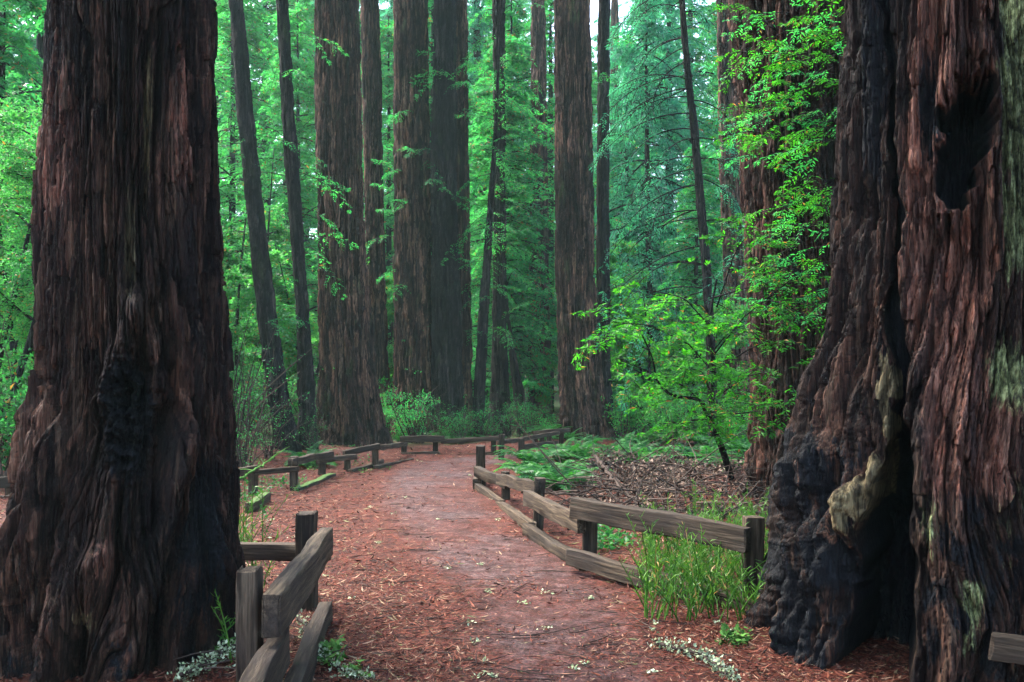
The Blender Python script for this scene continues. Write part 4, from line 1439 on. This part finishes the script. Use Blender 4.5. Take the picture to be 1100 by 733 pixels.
fallen("fallen_branch", "dark stick lying in the litter behind the right fence beside the ferns", [(560, 527, .08), (600, 531, .1), (650, 534, .06)], .022, .012, 'twig', 0, 6)
fallen("fallen_branch", "bent branch on the ground close behind the top rail of the right fence", [(728, 560, .1), (745, 549, .2), (770, 550, .15), (800, 552, .06)], .02, .01, 'twig', 0, 7)
fallen("mossy_stick", "green mossy stick lying across the left fence rail", [(252, 518, .35), (272, 506, .45), (288, 496, .5), (296, 489, .55)], .016, .008, 'moss', 0, 8)

# ------------------------------------------------------------------ litter
def litter():
    rng = np.random.default_rng(131)
    n = 230000
    v = 445 + 315 * rng.random(n) ** 1.15
    v = np.clip(v, 452, 760)
    u = rng.uniform(-30, 1130, n)
    Y = H * F / (v - HY)
    x = wx(u, Y)
    pd = path_dist(x, Y)
    k = rng.random(n) < np.clip(.16 + 1.0 * sstep(-1.0, .1, pd) + .7 * noise(x * 1.3, Y * 1.3, 4.1), 0.08, 1)
    x, Y = x[k], Y[k]
    n = len(x)
    P = np.stack([x, Y, gh(x, Y) + rng.random(n) * .012 + .003], -1)
    az = rng.uniform(0, 6.28, n)
    d = np.stack([np.cos(az), np.sin(az), rng.normal(.06, .16, n)], -1)
    d = norm(d)
    s_ = norm(np.cross(d, rng.normal(0, .35, (n, 3)) + np.array([0, 0, 1])))
    l = rng.uniform(.010, .05, n) * (1 + Y / 12) * rng.choice([.5, 1, 1.6], n)
    w = np.where(rng.random(n) < .8, .0026, .008) * (1 + Y / 8)
    m = MB()
    m.add(*leaves(P, d, s_, l, w, rng, .15))
    tag(m.build("leaf_litter", M['litter'], smooth=False), "fallen red brown redwood needles covering the path and the forest floor", "litter", kind="stuff")
    # thin dark twigs on the path
    k = 170
    v = rng.uniform(500, 733, k)
    u = rng.uniform(250, 830, k)
    Y = H * F / (v - HY)
    x = wx(u, Y)
    az = rng.normal(0, .45, k) + np.where(rng.random(k) < .5, 0, math.pi)
    L = rng.uniform(.1, .5, k)
    p = curve_pts(np.stack([x, Y, gh(x, Y) + .012], -1), az, np.zeros(k), L, np.zeros(k), 8, rng, .12)
    p[..., 2] = gh(p[..., 0], p[..., 1]) + .01
    w = MB()
    w.add(*tubes(p, np.linspace(.004, .0015, 8)[None] * np.ones((k, 1)), 4))
    tag(w.build("twig_litter", M['twig']), "thin dark twigs strewn across the path", "twigs", kind="stuff")
    # pale lichen flakes
    k = 65
    v = rng.uniform(478, 733, k)
    u = rng.uniform(250, 830, k)
    Y = H * F / (v - HY)
    x = wx(u, Y)
    q = MB()
    for i in range(14):
        P = np.stack([x, Y, gh(x, Y) + .012], -1) + rng.normal(0, 1, (k, 3)) * np.array([.02, .02, .004]) * (.4 + rng.random((k, 1)))
        d = norm(rng.normal(0, 1, (k, 3)) * np.array([1, 1, .5]))
        s_ = norm(np.cross(d, rng.normal(0, .4, (k, 3)) + np.array([0, 0, 1])))
        l = rng.uniform(.008, .03, k)
        q.add(*leaves(P, d, s_, l, l * .7, rng, .2))
    tag(q.build("lichen_flakes", M['lichen'], smooth=False), "pale lichen flakes dropped on the red litter", "lichen", kind="stuff")


litter()

# ------------------------------------------------------------------ unseen high crowns on the near trees, spread dense to shade the foreground
def shade_crown(root, seed, z0, z1, n, spread, mat='leaf_redwood', xoff=0.0):
    rng = np.random.default_rng(seed)
    b = np.array(root.location)
    z = rng.uniform(z0, z1, n)
    az = rng.uniform(0, 6.28, n)
    L = spread * (1.1 - .6 * (z - z0) / (z1 - z0)) * rng.uniform(.6, 1.1, n)
    p = curve_pts(np.stack([np.full(n, xoff), z * 0, z - b[2]], -1), az, rng.normal(.1, .2, n), L, rng.normal(.5, .2, n), 8, rng)
    w = MB()
    limb_mesh(w, p, .02 + .012 * L)
    w.build("limb", M['bark_dark'], root)
    lv, tw = sprays(p, rng, 18, 1.5, 10, .34, .12, .15)
    m = MB()
    m.add(*lv)
    m.build("crown", M[mat], root, smooth=False)


shade_crown(left_tree, 201, 10.5, 26, 130, 6.5, xoff=float(lcx))
shade_crown(right_tree, 202, 10, 26, 130, 6.5, xoff=float(rcx))
shade_crown(T['q'][0], 203, 10, 25, 60, 4.5)
